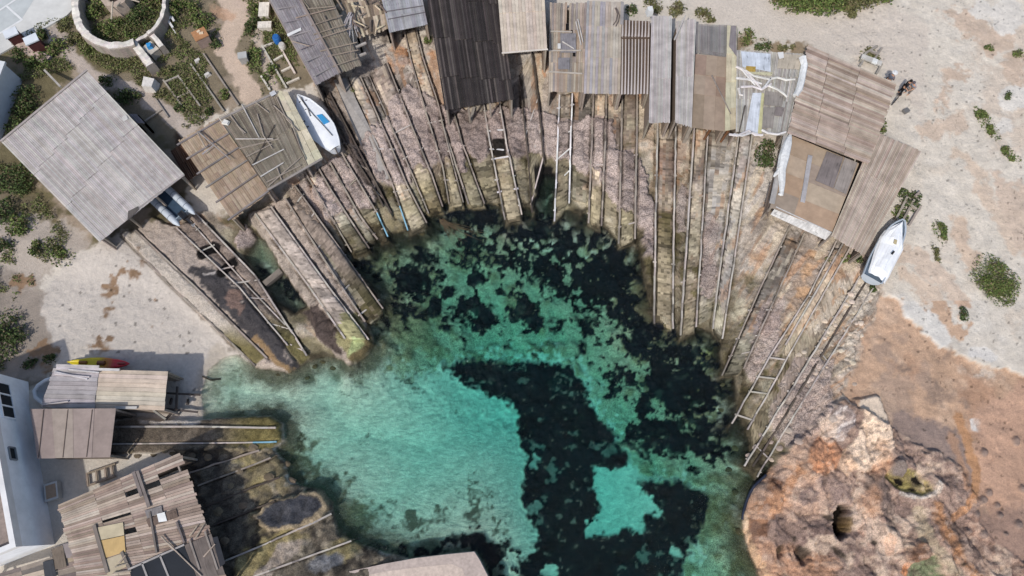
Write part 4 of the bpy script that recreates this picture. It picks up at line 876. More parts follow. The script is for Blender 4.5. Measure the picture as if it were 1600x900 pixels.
for pts in ([(462,28),(525,12)], [(487,40),(535,24)], [(490,54),(540,38)], [(492,62),(548,44)], [(500,80),(558,66)], [(512,88),(560,78)], [(520,104),(560,90)], [(505,24),(518,52)], [(548,70),(549,92)], [(481,14),(522,10)], [(473,0),(484,14)], [(455,64),(484,72)]):
    pole(pts, zz, 'thin weathered stick lying on the two pitched shed roof', jit(c8(150,136,122), .15), .09, group='sticks on the two pitched shed roof', dz=.16)
o = panel(t, 'patch', [(448,53),(470,43),(471,47),(450,57)], zz, .0, c8(232,230,226), 'paint')
for pts in ([(556,74),(572,67)], [(562,87),(572,83)]): batten(t, pts, zz - .3, .16, .12, c8(176,168,160), 0)
# 4 collapsed deck
t, q, z5 = shed('collapsed shed roof buried in broken sticks and planks beside the two pitched shed', [(520,-30),(598,-34),(606,44),(558,60)], 16, [c8(186,170,148), c8(160,142,122), c8(200,184,160), c8(120,106,92)], (0, .4, .7, 1), h=1.7, front=2, rag=.15, missing=((4,1),(5,1),(9,0),(2,2)), walls=False)
rs = random.Random(3)
for k in range(14):
    an = math.radians(rs.uniform(55, 125)); L = rs.uniform(24, 46); x0, y0 = 548 + rs.uniform(-3, 3), 22 + rs.uniform(-4, 4)
    pole([(x0, y0), (x0 + L * math.cos(an), y0 + L * math.sin(an))], z5, 'grey stick fanning out of the heap on the collapsed roof', jit(c8(176,170,168), .15), .09, group='sticks heaped on the collapsed roof', cat='stick', name='loose_stick', dz=.15 + .02 * k)
for k in range(26):
    x0, y0 = rs.uniform(530, 598), rs.uniform(-14, 44); an = math.radians(rs.choice([20, 35, -30, 80, 100, 60]) + rs.uniform(-12, 12)); L = rs.uniform(10, 26)
    if x0 < 545 and y0 > 20: continue
    pole([(x0 - L * math.cos(an) / 2, y0 - L * math.sin(an) / 2), (x0 + L * math.cos(an) / 2, y0 + L * math.sin(an) / 2)], z5, 'broken wooden scrap lying on the collapsed roof', jit(rs.choice([c8(206,188,160), c8(150,136,122), c8(120,106,96)]), .12), .13, group='broken scraps on the collapsed roof', cat='stick', name='broken_lath', dz=.1 + .008 * k)
# 5
t, q, z6 = shed('small smooth pale grey shed roof with two dark seams left of the tarred roof', [(588,-36),(653,-38),(668,37),(608,50)], 18, [c8(172,170,172), c8(160,157,160), c8(180,178,180)], (0, .45, .72, 1), h=2.0, front=2, rag=.02, mat='sheet', jitc=.05)
for pts in ([(603,18),(661,9)], [(606,30),(664,19)]): batten(t, pts, z6, .06, .03, c8(110,104,106), .03)
# 6 dark
t, q, z7 = shed('big dark tarred plank roof at the top centre', [(661,-44),(775,-44),(803,154),(695,171)], 40, 'dark', (0, .27, .58, .86, 1), h=2.3, front=2, posts=4, rag=.03, stag=True, jitc=.12)
# 7
t, q, z8 = shed('pale tan shed roof overlapping the right edge of the dark tarred roof', [(775,-40),(849,-40),(855,76),(785,83)], 14, 'pale', (0, .5, 1), h=2.75, front=2, rag=.01, jitc=.05)
batten(t, [(784,83),(856,77)], z8, .1, .06, c8(214,204,192), -.02)
# 8 patched
t, q, z9 = shed('patched brown plank roof with holes, first of the row right of the pale tan roof', [(859,4),(917,5),(912,142),(857,142)], 17, 'worn', (0, .315, .53, .68, 1), h=1.9, rag=.07, missing=((8,0),(10,1)), jitc=.16, stag=False)
for pts in ([(859,49),(894,50)], [(857,79),(908,79)], [(857,112),(910,115)]): batten(t, pts, z9, .1, .05, c8(186,176,164), .05)
for a_, c_ in (((876,52),(900,82)), ((872,90),(890,108))): panel(t, 'patch', [a_, (c_[0], a_[1]), c_, (a_[0], c_[1])], z9, .05, c8(138,134,136), 'wood')
panel(t, 'painted_hole', [(884,37),(889,37),(889,47),(884,47)], z9, .035, c8(22,20,20), 'wood')  # dark panels stand in for the shade inside gaps in the roof
panel(t, 'painted_hole', [(895,82),(899,82),(899,88),(895,88)], z9, .035, c8(22,20,20), 'wood')
for pts in ([(879,65),(897,76)], [(903,30),(911,66)], [(900,34),(908,70)]): pole(pts, z9, 'short pale stick lying on the patched brown roof with holes', c8(196,190,184), .1, group='sticks on the patched brown roof', cat='stick', name='loose_stick')
b = MB(); b.box(onroof(873.5,73,z9,.06), .22, .4, .12, 0, c8(226,224,220)); tag(b.build('white_block', 'paint'), 'small white block lying on the patched brown roof', 'block')
# 9
t, q, z10 = shed('plain silvery plank roof between the patched roof and the peeling brown roof', [(917,1),(972,3),(969,146),(912,145)], 13, [c8(172,166,164), c8(180,166,150), c8(164,160,162), c8(186,174,160)], (0, .28, .62, 1), h=2.0, rag=.02, jitc=.06)
for pts in ([(961,12),(965,22),(963,32),(958,39)], [(963,12),(968,24),(966,33),(962,41)]): pole(pts, z10, 'short bent dark stick on the silvery plank roof', c8(110,98,92), .07, group='bent sticks on the silvery roof', cat='stick', name='bent_stick')
panel(t, 'patch', [(970,2),(975,3),(974,38),(969,38)], z10, .03, c8(160,154,152), 'wood')
# 10
t, q, z11 = shed('brown roof whose paint is peeling to white, in the middle of the row', [(970,31),(1016,33),(1014,146),(969,146)], 9, 'brown', (0, .225, 1), h=1.95, mat='peel', rag=.02, lift=.05)
batten(t, [(970,59.5),(1014,59.5)], z11, .1, .05, c8(92,76,64), .03)
# 11, 12
t, q, z12 = shed('narrow grey plank roof right of the peeling brown roof, left of a dark gap', [(1018,25),(1050,25),(1047,191),(1014,191)], 14, 'grey', (0, .6, 1), h=2.15, rag=.05)
b = MB(); b.box(onroof(1014, 22, z12, -.3), .45, .5, .6, .2, c8(226,226,224), .8); tag(b.build('water_jug', 'plastic'), 'white plastic jug behind the top left corner of the narrow grey roof', 'jug')
t, q, z13 = shed('narrow grey plank roof right of the dark gap, left of the brown sheet roof', [(1057,33),(1088,29),(1081,198),(1055,191)], 13, 'grey', (0, .55, 1), h=2.15, rag=.06)
pole([(1054,62),(1071,24)], z13, 'long pale pole leaning across the top of the narrow grey roof beside the dark gap', c8(190,184,178), .12)
# 13
t, q, z14 = shed('brown sheet roof with a ribbed grey upper part and a straw-coloured edge', [(1087,84),(1138,90),(1134,204),(1081,198)], 3, [c8(160,140,122), c8(152,132,114), c8(168,148,130)], (0, .28, .55, 1), h=2.0, mat='ply', rag=.02, jitc=.05, gap=.004)
b = MB(); boards(b, [onroof(1088,37,z14,.06), onroof(1151,40,z14,.06), onroof(1151,90,z14,.06), onroof(1088,82,z14,.06)], 34, [c8(150,144,140), c8(136,130,126)], (0, .9, 1), .03, .03, rag=.0, jitc=.05); b.build('ribbed_sheet', 'sheet', t)
b = MB(); boards(b, [onroof(1136,40,z14,.09), onroof(1152,41,z14,.09), onroof(1150,200,z14,.07), onroof(1133,203,z14,.07)], 2, PAL['straw'], (0, .28, .55, .8, 1), .03, .01, jitc=.06); b.build('edge_panel', 'wood', t)
panel(t, 'patch', [(1142,40),(1151,41),(1151,88),(1139,72)], z14, .12, c8(142,134,134), 'sheet')
pole([(1112,118),(1142,178)], z14, 'straight grey pole lying aslant on the brown sheet roof', c8(140,130,122), .1)
# 14
t, q, z15 = shed('pale patchwork ribbed roof strewn with white branches', [(1151,78),(1257,84),(1231,211),(1150,205)], 46, 'mixed', (0, .3, .6, 1), h=2.0, mat='sheet', gap=.02, rag=.03, jitc=.12)
for px_, cc_ in (([(1158,80),(1204,84),(1204,112),(1160,104)], c8(206,212,220)), ([(1172,112),(1208,113),(1206,118),(1170,115)], c8(196,190,158)), ([(1166,103),(1181,104),(1180,114),(1165,112)], c8(180,150,76)), ([(1176,145),(1190,145),(1184,208),(1164,208)], c8(212,216,222)), ([(1190,145),(1194,146),(1190,208),(1184,208)], c8(204,198,150)), ([(1196,142),(1226,146),(1222,166),(1194,164)], c8(150,142,134)), ([(1212,166),(1226,168),(1222,182),(1210,180)], c8(132,122,118)), ([(1218,84),(1255,86),(1248,108),(1214,106)], c8(190,178,160)), ([(1190,168),(1212,168),(1208,200),(1186,200)], c8(152,144,136))):
    o = panel(t, 'patch', px_, z15, random.uniform(.045, .065), cc_, 'sheet')
for px_ in ([(1215,82),(1224,81),(1225,90),(1218,92)],): panel(t, 'patch', px_, z15, .12, c8(228,226,222), 'paint')
BR = c8(214,210,206)
for pts in ([(1150,104),(1166,112),(1182,130),(1190,140)], [(1158,107),(1172,124),(1180,133)], [(1164,110),(1178,119),(1202,124),(1214,121),(1228,125),(1242,124)], [(1190,140),(1196,134),(1204,123),(1213,121)], [(1201,134),(1215,140),(1225,147),(1230,152)], [(1157,136),(1176,135),(1190,140),(1205,131)], [(1150,122),(1168,124),(1190,131)], [(1154,138),(1156,148),(1161,149)], [(1139,210),(1152,212),(1163,207),(1170,204),(1180,211),(1192,211)], [(1190,203),(1200,208),(1215,210),(1228,206)], [(1146,210),(1160,212),(1175,207),(1190,212)]):
    pole(pts, z15, 'bleached white crooked branch lying on the patchwork ribbed roof', jit(BR, .06), .16, cat='branch', name='bleached_branch', group='bleached branches on the patchwork roof', dz=.14)
pole([(1164,165),(1154,212)], z15, 'dark straight bar lying on the lower left of the patchwork ribbed roof', c8(96,88,82), .1, cat='bar', name='loose_bar')
pole([(1254,90),(1257,102),(1253,124),(1249,140),(1243,150)], z15, 'thick white cloth roll along the seam between the patchwork roof and the rough plank roof', c8(228,228,226), .5, cat='cloth', name='rolled_cloth', dz=.15)
for pts in ([(1138,204),(1126,222)], [(1110,202),(1100,218)]): pole(pts, z15 - .8, 'rusty stake leaning out below the brown sheet roof', c8(120,84,58), .2, cat='stake', name='leaning_stake', group='leaning rusty stakes')
# 15
t, q, z16 = shed('rough brown plank roof with long streaked boards, widest in the right part of the row', [(1262,70),(1231,208),(1357,256),(1402,130)], 48, 'rough', (0, .33, .68, 1), h=2.1, rag=.06, stag=True, jitc=.10, front=1, lift=.006)
# 16
t, q, z17 = shed('orange-brown plywood sheet roof with a white front board', [(1233,210),(1203,324),(1300,362),(1342,255)], 4, 'plyo', (0, .38, 1), h=1.9, mat='ply', rag=.01, jitc=.08, gap=.01, front=1, lift=.006)
panel(t, 'dark_panel', [(1292,236),(1318,246),(1302,294),(1274,282)], z17, .05, c8(132,122,118), 'sheet')
panel(t, 'dark_panel', [(1320,246),(1340,254),(1322,304),(1303,294)], z17, .055, c8(156,146,138), 'sheet')
batten(t, [(1266,243),(1254,316)], z17, .3, .06, c8(172,168,168), .08)
batten(t, [(1228,212),(1206,318)], z17, .35, .06, c8(168,164,160), .07)
b = MB(); p0, p1 = up(1213,322,z17+.02), up(1300,362,z17+.02); o_ = Vector((.0, -.03, 0)); bd = (p1 - p0).normalized(); od = Vector((bd.y, -bd.x, 0)); od = od if od.y < 0 else -od
b.prism([p0 + od * .05 - Vector((0,0,.75)), p1 + od * .05 - Vector((0,0,.75)), p1 + od * .3 - Vector((0,0,.78)), p0 + od * .3 - Vector((0,0,.78))], [p0 + od * .03, p1 + od * .03, p1 + od * .09, p0 + od * .09], c8(206,204,202)); b.build('front_board', 'wood', t, fixn=True)
b = MB(); P = [(1235,210,.1),(1231,224,.28),(1225,245,.36),(1221,264,.30),(1222,285,.22),(1221,305,.12)]
for (x0, y0, r0), (x1, y1, r1) in zip(P[:-1], P[1:]): b.tube([onroof(x0,y0,z17,.2), onroof(x1,y1,z17,.2)], [r0, r1], c8(226,226,224), 8)
b.tube([onroof(1223,262,z17,.22), onroof(1212,272,z17,.2), onroof(1209,276,z17,.18)], [.2, .12, .06], c8(222,222,220), 7)
b.tube([onroof(1226,262,z17,.22), onroof(1230,252,z17,.25)], [.1, .04], c8(222,222,220), 6); b.tube([onroof(1221,304,z17,.2), onroof(1216,303,z17,.2)], [.12, .07], c8(222,222,220), 6)
tag(b.build('driftwood_log', 'stone'), 'forked bleached driftwood log lying along the left edge of the orange-brown plywood roof', 'driftwood')
for pts in ([(1204,290),(1194,330)], [(1210,280),(1197,335)], [(1206,300),(1199,338)]): pole(pts, z17 - .9, 'grey stick leaning against the left side of the plywood roof shed', c8(120,106,96), .1, cat='stick', name='leaning_stick', group='sticks leaning on the plywood shed')
# 17
t, q, z18 = shed('long narrow tan plank roof beside the boat under the white tarpaulin', [(1368,205),(1440,236),(1350,398),(1299,368)], 30, 'tan', (0, .38, 1), h=2.0, rag=.05, front=2)
# 18 kayak shed
t, q, z19 = shed('low shed of wide tan planks with the kayak behind it', [(152,577),(145,638),(256,641),(262,580)], 9, 'pale', (0, 1), h=2.1, front=2, rag=.02, jitc=.07, walls=True, wallcol=c8(160,146,132))
b = MB(); boards(b, [onroof(84,575,z19,.04), onroof(64,636,z19,.04), onroof(147,638,z19,.04), onroof(154,576,z19,.04)], 9, [c8(174,167,166), c8(164,157,156), c8(182,175,172)], (0, 1), .03, .015, jitc=.07); b.build('roof', 'wood', t)
for pts in ([(88,571),(155,573)], [(88,575),(155,577)], [(155,577),(187,578)], [(180,637),(214,637)]): batten(t, pts, z19, .16, .06, jit(c8(196,190,186), .05), .09)
for pts in ([(86,581),(137,592)], [(66,633),(107,627)], [(85,584),(140,589)], [(108,577),(155,582)]): pole(pts, z19, 'loose pale plank lying on the left grey part of the kayak shed roof', jit(c8(196,192,190), .08), .13, group='loose planks on the kayak shed', cat='plank', name='loose_plank', dz=.12)
t, q, z20 = shed('square brown plywood roof in four sheets touching the white house', [(47,639),(181,638),(172,714),(58,716)], 4, 'plyb', (0, 1), h=2.0, mat='ply', rag=.005, jitc=.04, gap=.012, front=1, wallcol=c8(120,108,98))
for x0, x1 in (((68,640),(60,715)), ((106,640),(98,715)), ((144,640),(135,714))): batten(t, [x0, x1], z20, .035, .02, c8(110,96,88), .03)
# 20 ragged roof
mis = ((6,1),(9,1),(10,2)) 
t, q, z21 = shed('large ragged plank roof with gaps and patches at the lower left', [(90,789),(127,925),(358,912),(281,707)], 44, 'rough', (0, .28, .5, .78, 1), h=2.1, front=2, missing=((6,2),(7,2),(14,1),(20,1),(21,1),(4,3),(5,3)), rag=.07, jitc=.08, stag=False, lift=.006, walls=True, wallcol=c8(104,92,84))
panel(t, 'pale_patch', [(153,824),(192,816),(194,836),(156,844)], z21, .06, c8(198,184,154), 'ply')
panel(t, 'pale_patch', [(156,845),(194,837),(196,862),(164,872)], z21, .055, c8(204,172,118), 'ply')
panel(t, 'pale_patch', [(164,874),(196,863),(200,884),(168,900)], z21, .05, c8(192,178,152), 'ply')
for pts, wd_ in (([(209,737),(222,775)], .22), ([(214,736),(233,792)], .2), ([(147,820),(168,895)], .2), ([(190,862),(204,892)], .16), ([(234,800),(245,864)], .1), ([(276,815),(288,848)], .1)): batten(t, pts, z21, wd_, .08, jit(c8(128,118,112), .1), .08)
panel(t, 'patch', [(226,798),(252,790),(254,800),(230,810)], z21, .06, c8(138,132,130), 'wood'); panel(t, 'patch', [(228,812),(275,795),(278,808),(233,824)], z21, .055, c8(112,96,86), 'wood')
for k, px_ in enumerate(([(202,889),(221,881),(236,925),(212,935)], [(223,880),(249,868),(266,912),(238,924)], [(251,867),(287,852),(306,900),(268,911)])): panel(t, 'dark_pane', px_, z21, .09, c8(34,38,44), 'glass')
for pts in ([(200,890),(288,851)], [(222,880),(238,922)], [(250,868),(268,912)]): batten(t, pts, z21, .1, .05, c8(170,164,160), .11)
panel(t, 'slat_panel', [(288,852),(330,834),(352,898),(306,905)], z21, .07, c8(116,106,100), 'wood')
for pts in ([(296,843),(312,890)], [(320,830),(340,890)]): batten(t, pts, z21, .1, .05, c8(150,140,132), .11)
panel(t, 'dark_pane', [(332,840),(340,838),(352,880),(344,886)], z21, .1, c8(40,42,48), 'glass')
b = MB(); b.slab([onroof(*p, z21, .1) for p in ((245,803),(257,800),(261,814),(248,816))], .02, c8(236,236,232)); tag(b.build('white_sheet', 'paint'), 'bright white square sheet lying on the ragged plank roof', 'sheet')
for pts in ([(262,848),(315,900)], [(318,870),(336,850)], [(252,838),(270,858)], [(178,895),(205,892)], [(296,838),(308,822)], [(305,842),(318,820)], [(186,880),(196,868)], [(180,886),(200,880)]): pole(pts, z21, 'thin stick lying across the lower part of the ragged plank roof', jit(c8(176,162,146), .12), .09, group='sticks on the ragged plank roof', cat='stick', name='loose_stick', dz=.14)
t, q, z22 = shed('low crumbling patchwork roof in the lower left corner below the white house', [(-30,905),(88,850),(178,838),(200,935)][0:1] + [(-20,960),(205,935),(170,842)], 10, [c8(150,136,126), c8(170,152,134), c8(186,170,150), c8(120,110,104)], (0, .3, .55, .78, 1), h=1.3, rag=.3, jitc=.15, missing=((2,0),(5,1)), walls=False)
panel(t, 'patch', [(67,878),(84,874),(88,900),(70,905)], z22, .06, c8(60,62,68), 'sheet'); panel(t, 'patch', [(80,858),(98,852),(104,886),(86,890)], z22, .06, c8(120,108,96), 'wood'); panel(t, 'patch', [(98,850),(128,845),(136,870),(104,872)], z22, .07, c8(150,140,138), 'ply')

# ------------------------------------------------------------------ slipways
def gz_s(p, r=.15): return max(gh(p.x + i * r, p.y + j * r) for i in (-1, 0, 1) for j in (-1, 0, 1))
def dens(pts, step=12):
    o = []
    for (x0, y0), (x1, y1) in zip(pts[:-1], pts[1:]):
        n = max(1, int(math.hypot(x1 - x0, y1 - y0) / step))
        o += [(lerp(x0, x1, i / n), lerp(y0, y1, i / n)) for i in range(n)]
    return o + [pts[-1]]
CG = C.reshape(NY, NX, 3); DG = DEB.reshape(NY, NX)
def deb(x, y):
    i = int(min(max((x - cx_[0]) / STEP, 0), len(cx_) - 1)) + I0; j = int(min(max((y - cy_[0]) / STEP, 0), len(cy_) - 1)) + J0
    return DG[j, i]
def gcol(x, y):
    i = int(min(max((x - cx_[0]) / STEP, 0), len(cx_) - 1)) + I0; j = int(min(max((y - cy_[0]) / STEP, 0), len(cy_) - 1)) + J0
    return CG[j, i]
def resample(pts, n):
    L = [0]
    for a_, c_ in zip(pts[:-1], pts[1:]): L.append(L[-1] + math.hypot(c_[0] - a_[0], c_[1] - a_[1]))
    o = []
    for k in range(n + 1):
        t = L[-1] * k / n; i = 0
        while i < len(pts) - 2 and t > L[i + 1]: i += 1
        f = (t - L[i]) / max(L[i + 1] - L[i], 1e-6); o.append((lerp(pts[i][0], pts[i + 1][0], f), lerp(pts[i][1], pts[i + 1][1], f)))
    return o
def stonebed(L, R, parent, kind, k):
    lenp = lambda q_: sum(math.hypot(q_[i + 1][0] - q_[i][0], q_[i + 1][1] - q_[i][1]) for i in range(len(q_) - 1))
    la, lb = lenp(L), lenp(R)
    if kind == 'gap' and (abs(la - lb) / max(la, lb) > .22 or k in (15, 18, 19, 11)): return
    if la > lb * 1.08: L = cut(L, la - lb * 1.06)
    elif lb > la * 1.08: R = cut(R, lb - la * 1.06)
    ln = math.hypot(L[-1][0] - L[0][0], L[-1][1] - L[0][1]); n = max(8, int(ln / 3.0)); A_, B_ = resample(L, n), resample(R, n); NW = 6
    rise = random.uniform(.12, .24) if kind == 'bed' else random.uniform(.02, .13)
    tone = random.uniform(.86, 1.14) if kind == 'bed' else random.uniform(.7, 1.0); warm = random.uniform(-.05, .05)
    f0 = random.choice([.0, .0, .08]); start = int(n * f0); rows = []; step = 0; nxt = 0
    for s in range(start, n + 1):
        if s >= nxt: step = random.uniform(-.05, .05); sc = random.uniform(.8, 1.18); nxt = s + random.randint(3, 7); gap_ = True
        else: gap_ = False
        ji, jo = random.uniform(-.5, .5), random.uniform(-.5, .5); tip = max(0, (s - n + 2)) * 1.4
        wpx = math.hypot(B_[s][0] - A_[s][0], B_[s][1] - A_[s][1]) + 1e-6; row = []
        for c_ in range(NW + 1):
            u = c_ / NW; e = (2.3 + abs(ji) + tip if c_ == 0 else 0, 1.4 + abs(jo) + tip if c_ == NW else 0); uu = u + e[0] / wpx * 1.0 - e[1] / wpx
            uu = min(max(uu, (2.0 + tip) / wpx), 1 - (1.2 + tip) / wpx) if wpx > 6 + 2 * tip else .5 + (u - .5) * .5
            P_ = G(lerp(A_[s][0], B_[s][0], uu) + random.uniform(-.3, .3), lerp(A_[s][1], B_[s][1], uu) + random.uniform(-.4, .4)); row.append(P_)
        zm = sum(P_.z for P_ in row) / len(row)
        rows.append((row, zm, step, sc, gap_))
    b = MB(); zs = [r_[1] for r_ in rows]
    T = []
    for i, (row, zm, st, sc, gp) in enumerate(rows):
        w_ = zs[max(0, i - 4):i + 5]; z0 = max(sum(w_) / len(w_), .0) + rise + st
        for c_, P_ in enumerate(row):
            g_ = P_.z; P_.z = max(.7 * z0 + .3 * (P_.z + rise), .05) + random.uniform(-.02, .02) - (.05 if c_ in (0, NW) else 0)
            if deb(P_.x, P_.y) > .45: P_.z = g_ - .12
        T.append(row)
    for i in range(len(T) - 1):
        sc, gp = rows[i][3], rows[i][4]
        for c_ in range(NW):
            m_ = (T[i][c_] + T[i + 1][c_ + 1]) / 2; g = gcol(m_.x, m_.y); f = tone * sc * random.uniform(.84, 1.16) * (random.uniform(.6, .85) if gp and random.random() < .6 else 1) * (.8 if c_ == 0 else 1.0)
            b.face([T[i][c_], T[i + 1][c_], T[i + 1][c_ + 1], T[i][c_ + 1]], (min(.8, g[0] * f * (1 + warm)), min(.8, g[1] * f), min(.8, g[2] * f * (1 - warm))), None, True)
        for c_, o_ in ((0, 1), (NW, -1)):
            a_, d_ = T[i][c_], T[i + 1][c_]; g = gcol(a_.x, a_.y) * tone * .8; dn = Vector((0, 0, .7)); fc = [a_, a_ - dn, d_ - dn, d_]; b.face(fc if o_ > 0 else fc[::-1], tuple(g))
    for r_, fl in ((T[0], False), (T[-1], True)):
        for c_ in range(NW):
            a_, d_ = r_[c_], r_[c_ + 1]; dn = Vector((0, 0, .7)); fc = [a_, d_, d_ - dn, a_ - dn]; b.face(fc if fl else fc[::-1], tuple(gcol(a_.x, a_.y) * tone * .8))
    o = b.build('ramp_bed' if kind == 'bed' else 'stone_rib', 'stone', parent, weld=True, fixn=True)
    if kind == 'gap': tag(o, 'rough stone rib running down to the water between two slipways', 'stone rib', 'stone ribs between the slipways')
BLUE = c8(138,182,200)
def rail_pts(pts, lift_=False):
    d = dens(pts); P = [G(x, y) for x, y in d]
    zs = [gh(p.x, p.y) * .5 + gz_s(p, .1) * .5 for p in P]; zz = [sum(zs[max(0, i - 2):i + 3]) / len(zs[max(0, i - 2):i + 3]) for i in range(len(zs))]
    for p, z in zip(P, zz): p.z = max(z + (.14 if lift_ else .03), -.25)
    return P
for k, (lab, rails, nsl, colr) in enumerate(SLIP):
    mid = rails[0][len(rails[0]) // 2]; t = thing('slipway', G(*mid), lab, 'slipway', 'slipways fanning down into the cove')
    for L_, R_, kind_, k_ in STRIPS:
        if k_ == k and 2 <= k <= 20: stonebed(L_, R_, t if kind_ == 'bed' else None, kind_, k)
    RP = []
    for ri, r in enumerate(rails):
        P = rail_pts(r, 2 <= k <= 20); RP.append(P); b = MB(); wd = random.uniform(.085, .12)
        dark = (k == 21 and ri == 1)
        for i in range(len(P) - 1):
            cc_ = jit(colr if not dark else DK, .12)
            if (k in (5, 7)) and ((k == 5 and ri == 1) or (k == 7 and ri == 0)) and i >= len(P) - 4: cc_ = BLUE
            elif k == 22 and ri == 1 and i >= len(P) - 4: cc_ = BLUE
            elif P[i].z < .14: cc_ = tuple(.5 * v for v in cc_)
            elif P[i].z < .5 and k < 22: fd = random.uniform(.6, 1); cc_ = tuple(fd * v for v in cc_)
            if random.random() < .12: cc_ = tuple(.6 * v for v in cc_)
            e = (P[i + 1] - P[i]).normalized() * .02
            b.beam(P[i] - e, P[i + 1] + e, wd * (1.0 if not dark else 1.3), .15, cc_)
        o = b.build('rail', 'wood', t)
    for s in range(nsl):
        f = (s + .6) / nsl + random.uniform(-.25, .25) / nsl; f = min(max(f, .02), .97)
        def at(P): x = f * (len(P) - 1); i = min(int(x), len(P) - 2); return lerp(P[i], P[i + 1], x - i)
        pa, pb = at(RP[0]), at(RP[-1]); ex = (pb - pa).normalized() * random.uniform(.05, .18)
        b = MB(); b.beam(pa - ex - Vector((0, 0, .08)), pb + ex - Vector((0, 0, .08)), random.uniform(.07, .11), .08, jit(WHT if k in (11, 13) else (WL_ if k not in (4, 5, 6) else WD), .2)); b.build('sleeper', 'wood', t)
# concrete slab slip and pier
def slabthing(px, th, top, col, name, label, cat, mat='stone', sub=6):
    b = MB(); P = [G(*p) for p in px]; zt = [p.z + top for p in P]
    T = [Vector((p.x, p.y, z)) for p, z in zip(P, zt)]; b.prism([p - Vector((0, 0, th)) for p in T], T, col); return tag(b.build(name, mat, fixn=True), label, cat)
slabthing([(522,127),(541,124),(590,225),(608,280),(597,286),(563,225)], .5, .16, c8(164,158,152), 'concrete_slab', 'smooth grey concrete slab ramp sloping down beside the white boat', 'ramp')
b = MB(); T = [up(x, y, .75) for x, y in ((520,905),(545,893),(600,881),(650,872),(700,866),(741,862),(749,874),(775,925),(780,990),(500,990))]
b.prism([p - Vector((0, 0, 2.2)) for p in T], T, c8(190,174,164)); pier = b.build('concrete_pier', 'stone', fixn=True); tag(pier, 'pale pinkish concrete pier head in the water at the bottom edge', 'pier')
b = MB(); T2 = [up(x, y, .755) for x, y in ((545,905),(600,893),(655,886),(705,881),(722,888),(735,925),(735,985),(520,985))]; b.face(T2 if (T2[1]-T2[0]).cross(T2[2]-T2[1]).z > 0 else T2[::-1], c8(208,190,176)); b.build('screed', 'stone', None).parent = pier
bpy.data.objects[-1] if False else None
for o in list(COL.objects):
    if o.name.startswith('screed'): o.matrix_parent_inverse = Matrix.Translation(-pier.location)
# ------------------------------------------------------------------ boats
def hull_rings(S0, B0, beam, depth, prof, ns=14, rise=.18, tuck=.0):
    ax = B0 - S0; L = ax.length; ax = ax.normalized(); sd = Vector((ax.y, -ax.x, 0)).normalized()
    R = []
    for i in range(ns + 1):
        t = i / ns; k = 0
        while k < len(prof) - 2 and t > prof[k + 1][0]: k += 1
        (t0, w0), (t1, w1) = prof[k], prof[k + 1]; s = min(max((t - t0) / (t1 - t0), 0), 1); wv = lerp(w0, w1, s * s * (3 - 2 * s) * .5 + s * .5) * beam / 2
        sh = rise * (2 * abs(t - .42)) ** 2; c = lerp(S0, B0, t) + Vector((0, 0, sh)); kd = depth * (1 - .35 * max(0, t - .75) / .25)
        R.append((c, sd, wv, kd, sh))
    return R, ax, sd
def hull(RR, col, name, mat, parent, thick=.04):
    b = MB(); rings = []
    for c, sd, wv, kd, sh in RR:
        rings.append([c - sd * wv, c - sd * wv * .93 - Vector((0,0,kd*.5)), c - sd * wv * .55 - Vector((0,0,kd*.9)), c - Vector((0,0,kd)), c + sd * wv * .55 - Vector((0,0,kd*.9)), c + sd * wv * .93 - Vector((0,0,kd*.5)), c + sd * wv])
    b.loft(rings, col, closed=False, cap0=True, cap1=False); o = b.build(name, mat, parent, weld=True, fixn=True); return o
def deck(RR, f, dz, camber, col, name, mat, parent, i0=0, i1=None, wr=0.0):
    b = MB(); rings = []
    for c, sd, wv, kd, sh in RR[i0:i1]:
        rings.append([c + sd * wv * f * u + Vector((0, 0, dz + camber * (1 - abs(u) ** 1.6) * min(1, wv / .5) + random.uniform(-wr, wr))) for u in (-1, -.75, -.5, -.25, 0, .25, .5, .75, 1)])
    b.loft(rings, col, closed=False, cap0=False, cap1=False); return b.build(name, mat, parent, weld=True, fixn=True)
def rim(RR, r, col, name, mat, parent, i0=0, i1=None):
    b = MB(); rr_ = RR[i0:i1]; P = [c - sd * wv for c, sd, wv, _, _ in rr_] + [c + sd * wv for c, sd, wv, _, _ in rr_][::-1]
    b.tube(P, r, col, 6); return b.build(name, mat, parent)
# white boat with the blue hatch
zb = gh(*up(495, 192, 1.2).xy) + .85; S0, B0 = up(524, 233, zb), up(467, 151, zb)
t = thing('rowing_boat', G(495, 200), 'white decked boat with a blue hatch cover hauled up beside the slatted roof', 'boat')
RR, ax, sd = hull_rings(S0, B0, (B0 - S0).length * .36, .75, [(0, .42), (.12, .7), (.35, 1), (.6, .98), (.82, .68), (.94, .3), (1, .02)])
hull(RR, (.78,.79,.8), 'hull', 'plastic', t); deck(RR, .97, .01, .12, (.8,.81,.82), 'deck', 'plastic', t); rim(RR, .045, c8(236,238,240), 'gunwale', 'plastic', t)
def onb(tt, u, dz=.16): 
    x = tt * 14; i = min(int(x), 13); a_, b_ = RR[i], RR[i + 1]; f = x - i
    return lerp(a_[0], b_[0], f) + sd * lerp(a_[2], b_[2], f) * u + Vector((0, 0, dz))
def strap(seq, r=.025, col=c8(70,66,64)):
    b = MB(); b.tube([onb(*s_) for s_ in seq], r, col, 5); b.build('rope', 'rubber', t)
sg = 1 if (up(530,190,zb) - up(495,192,zb)).dot(sd) > 0 else -1
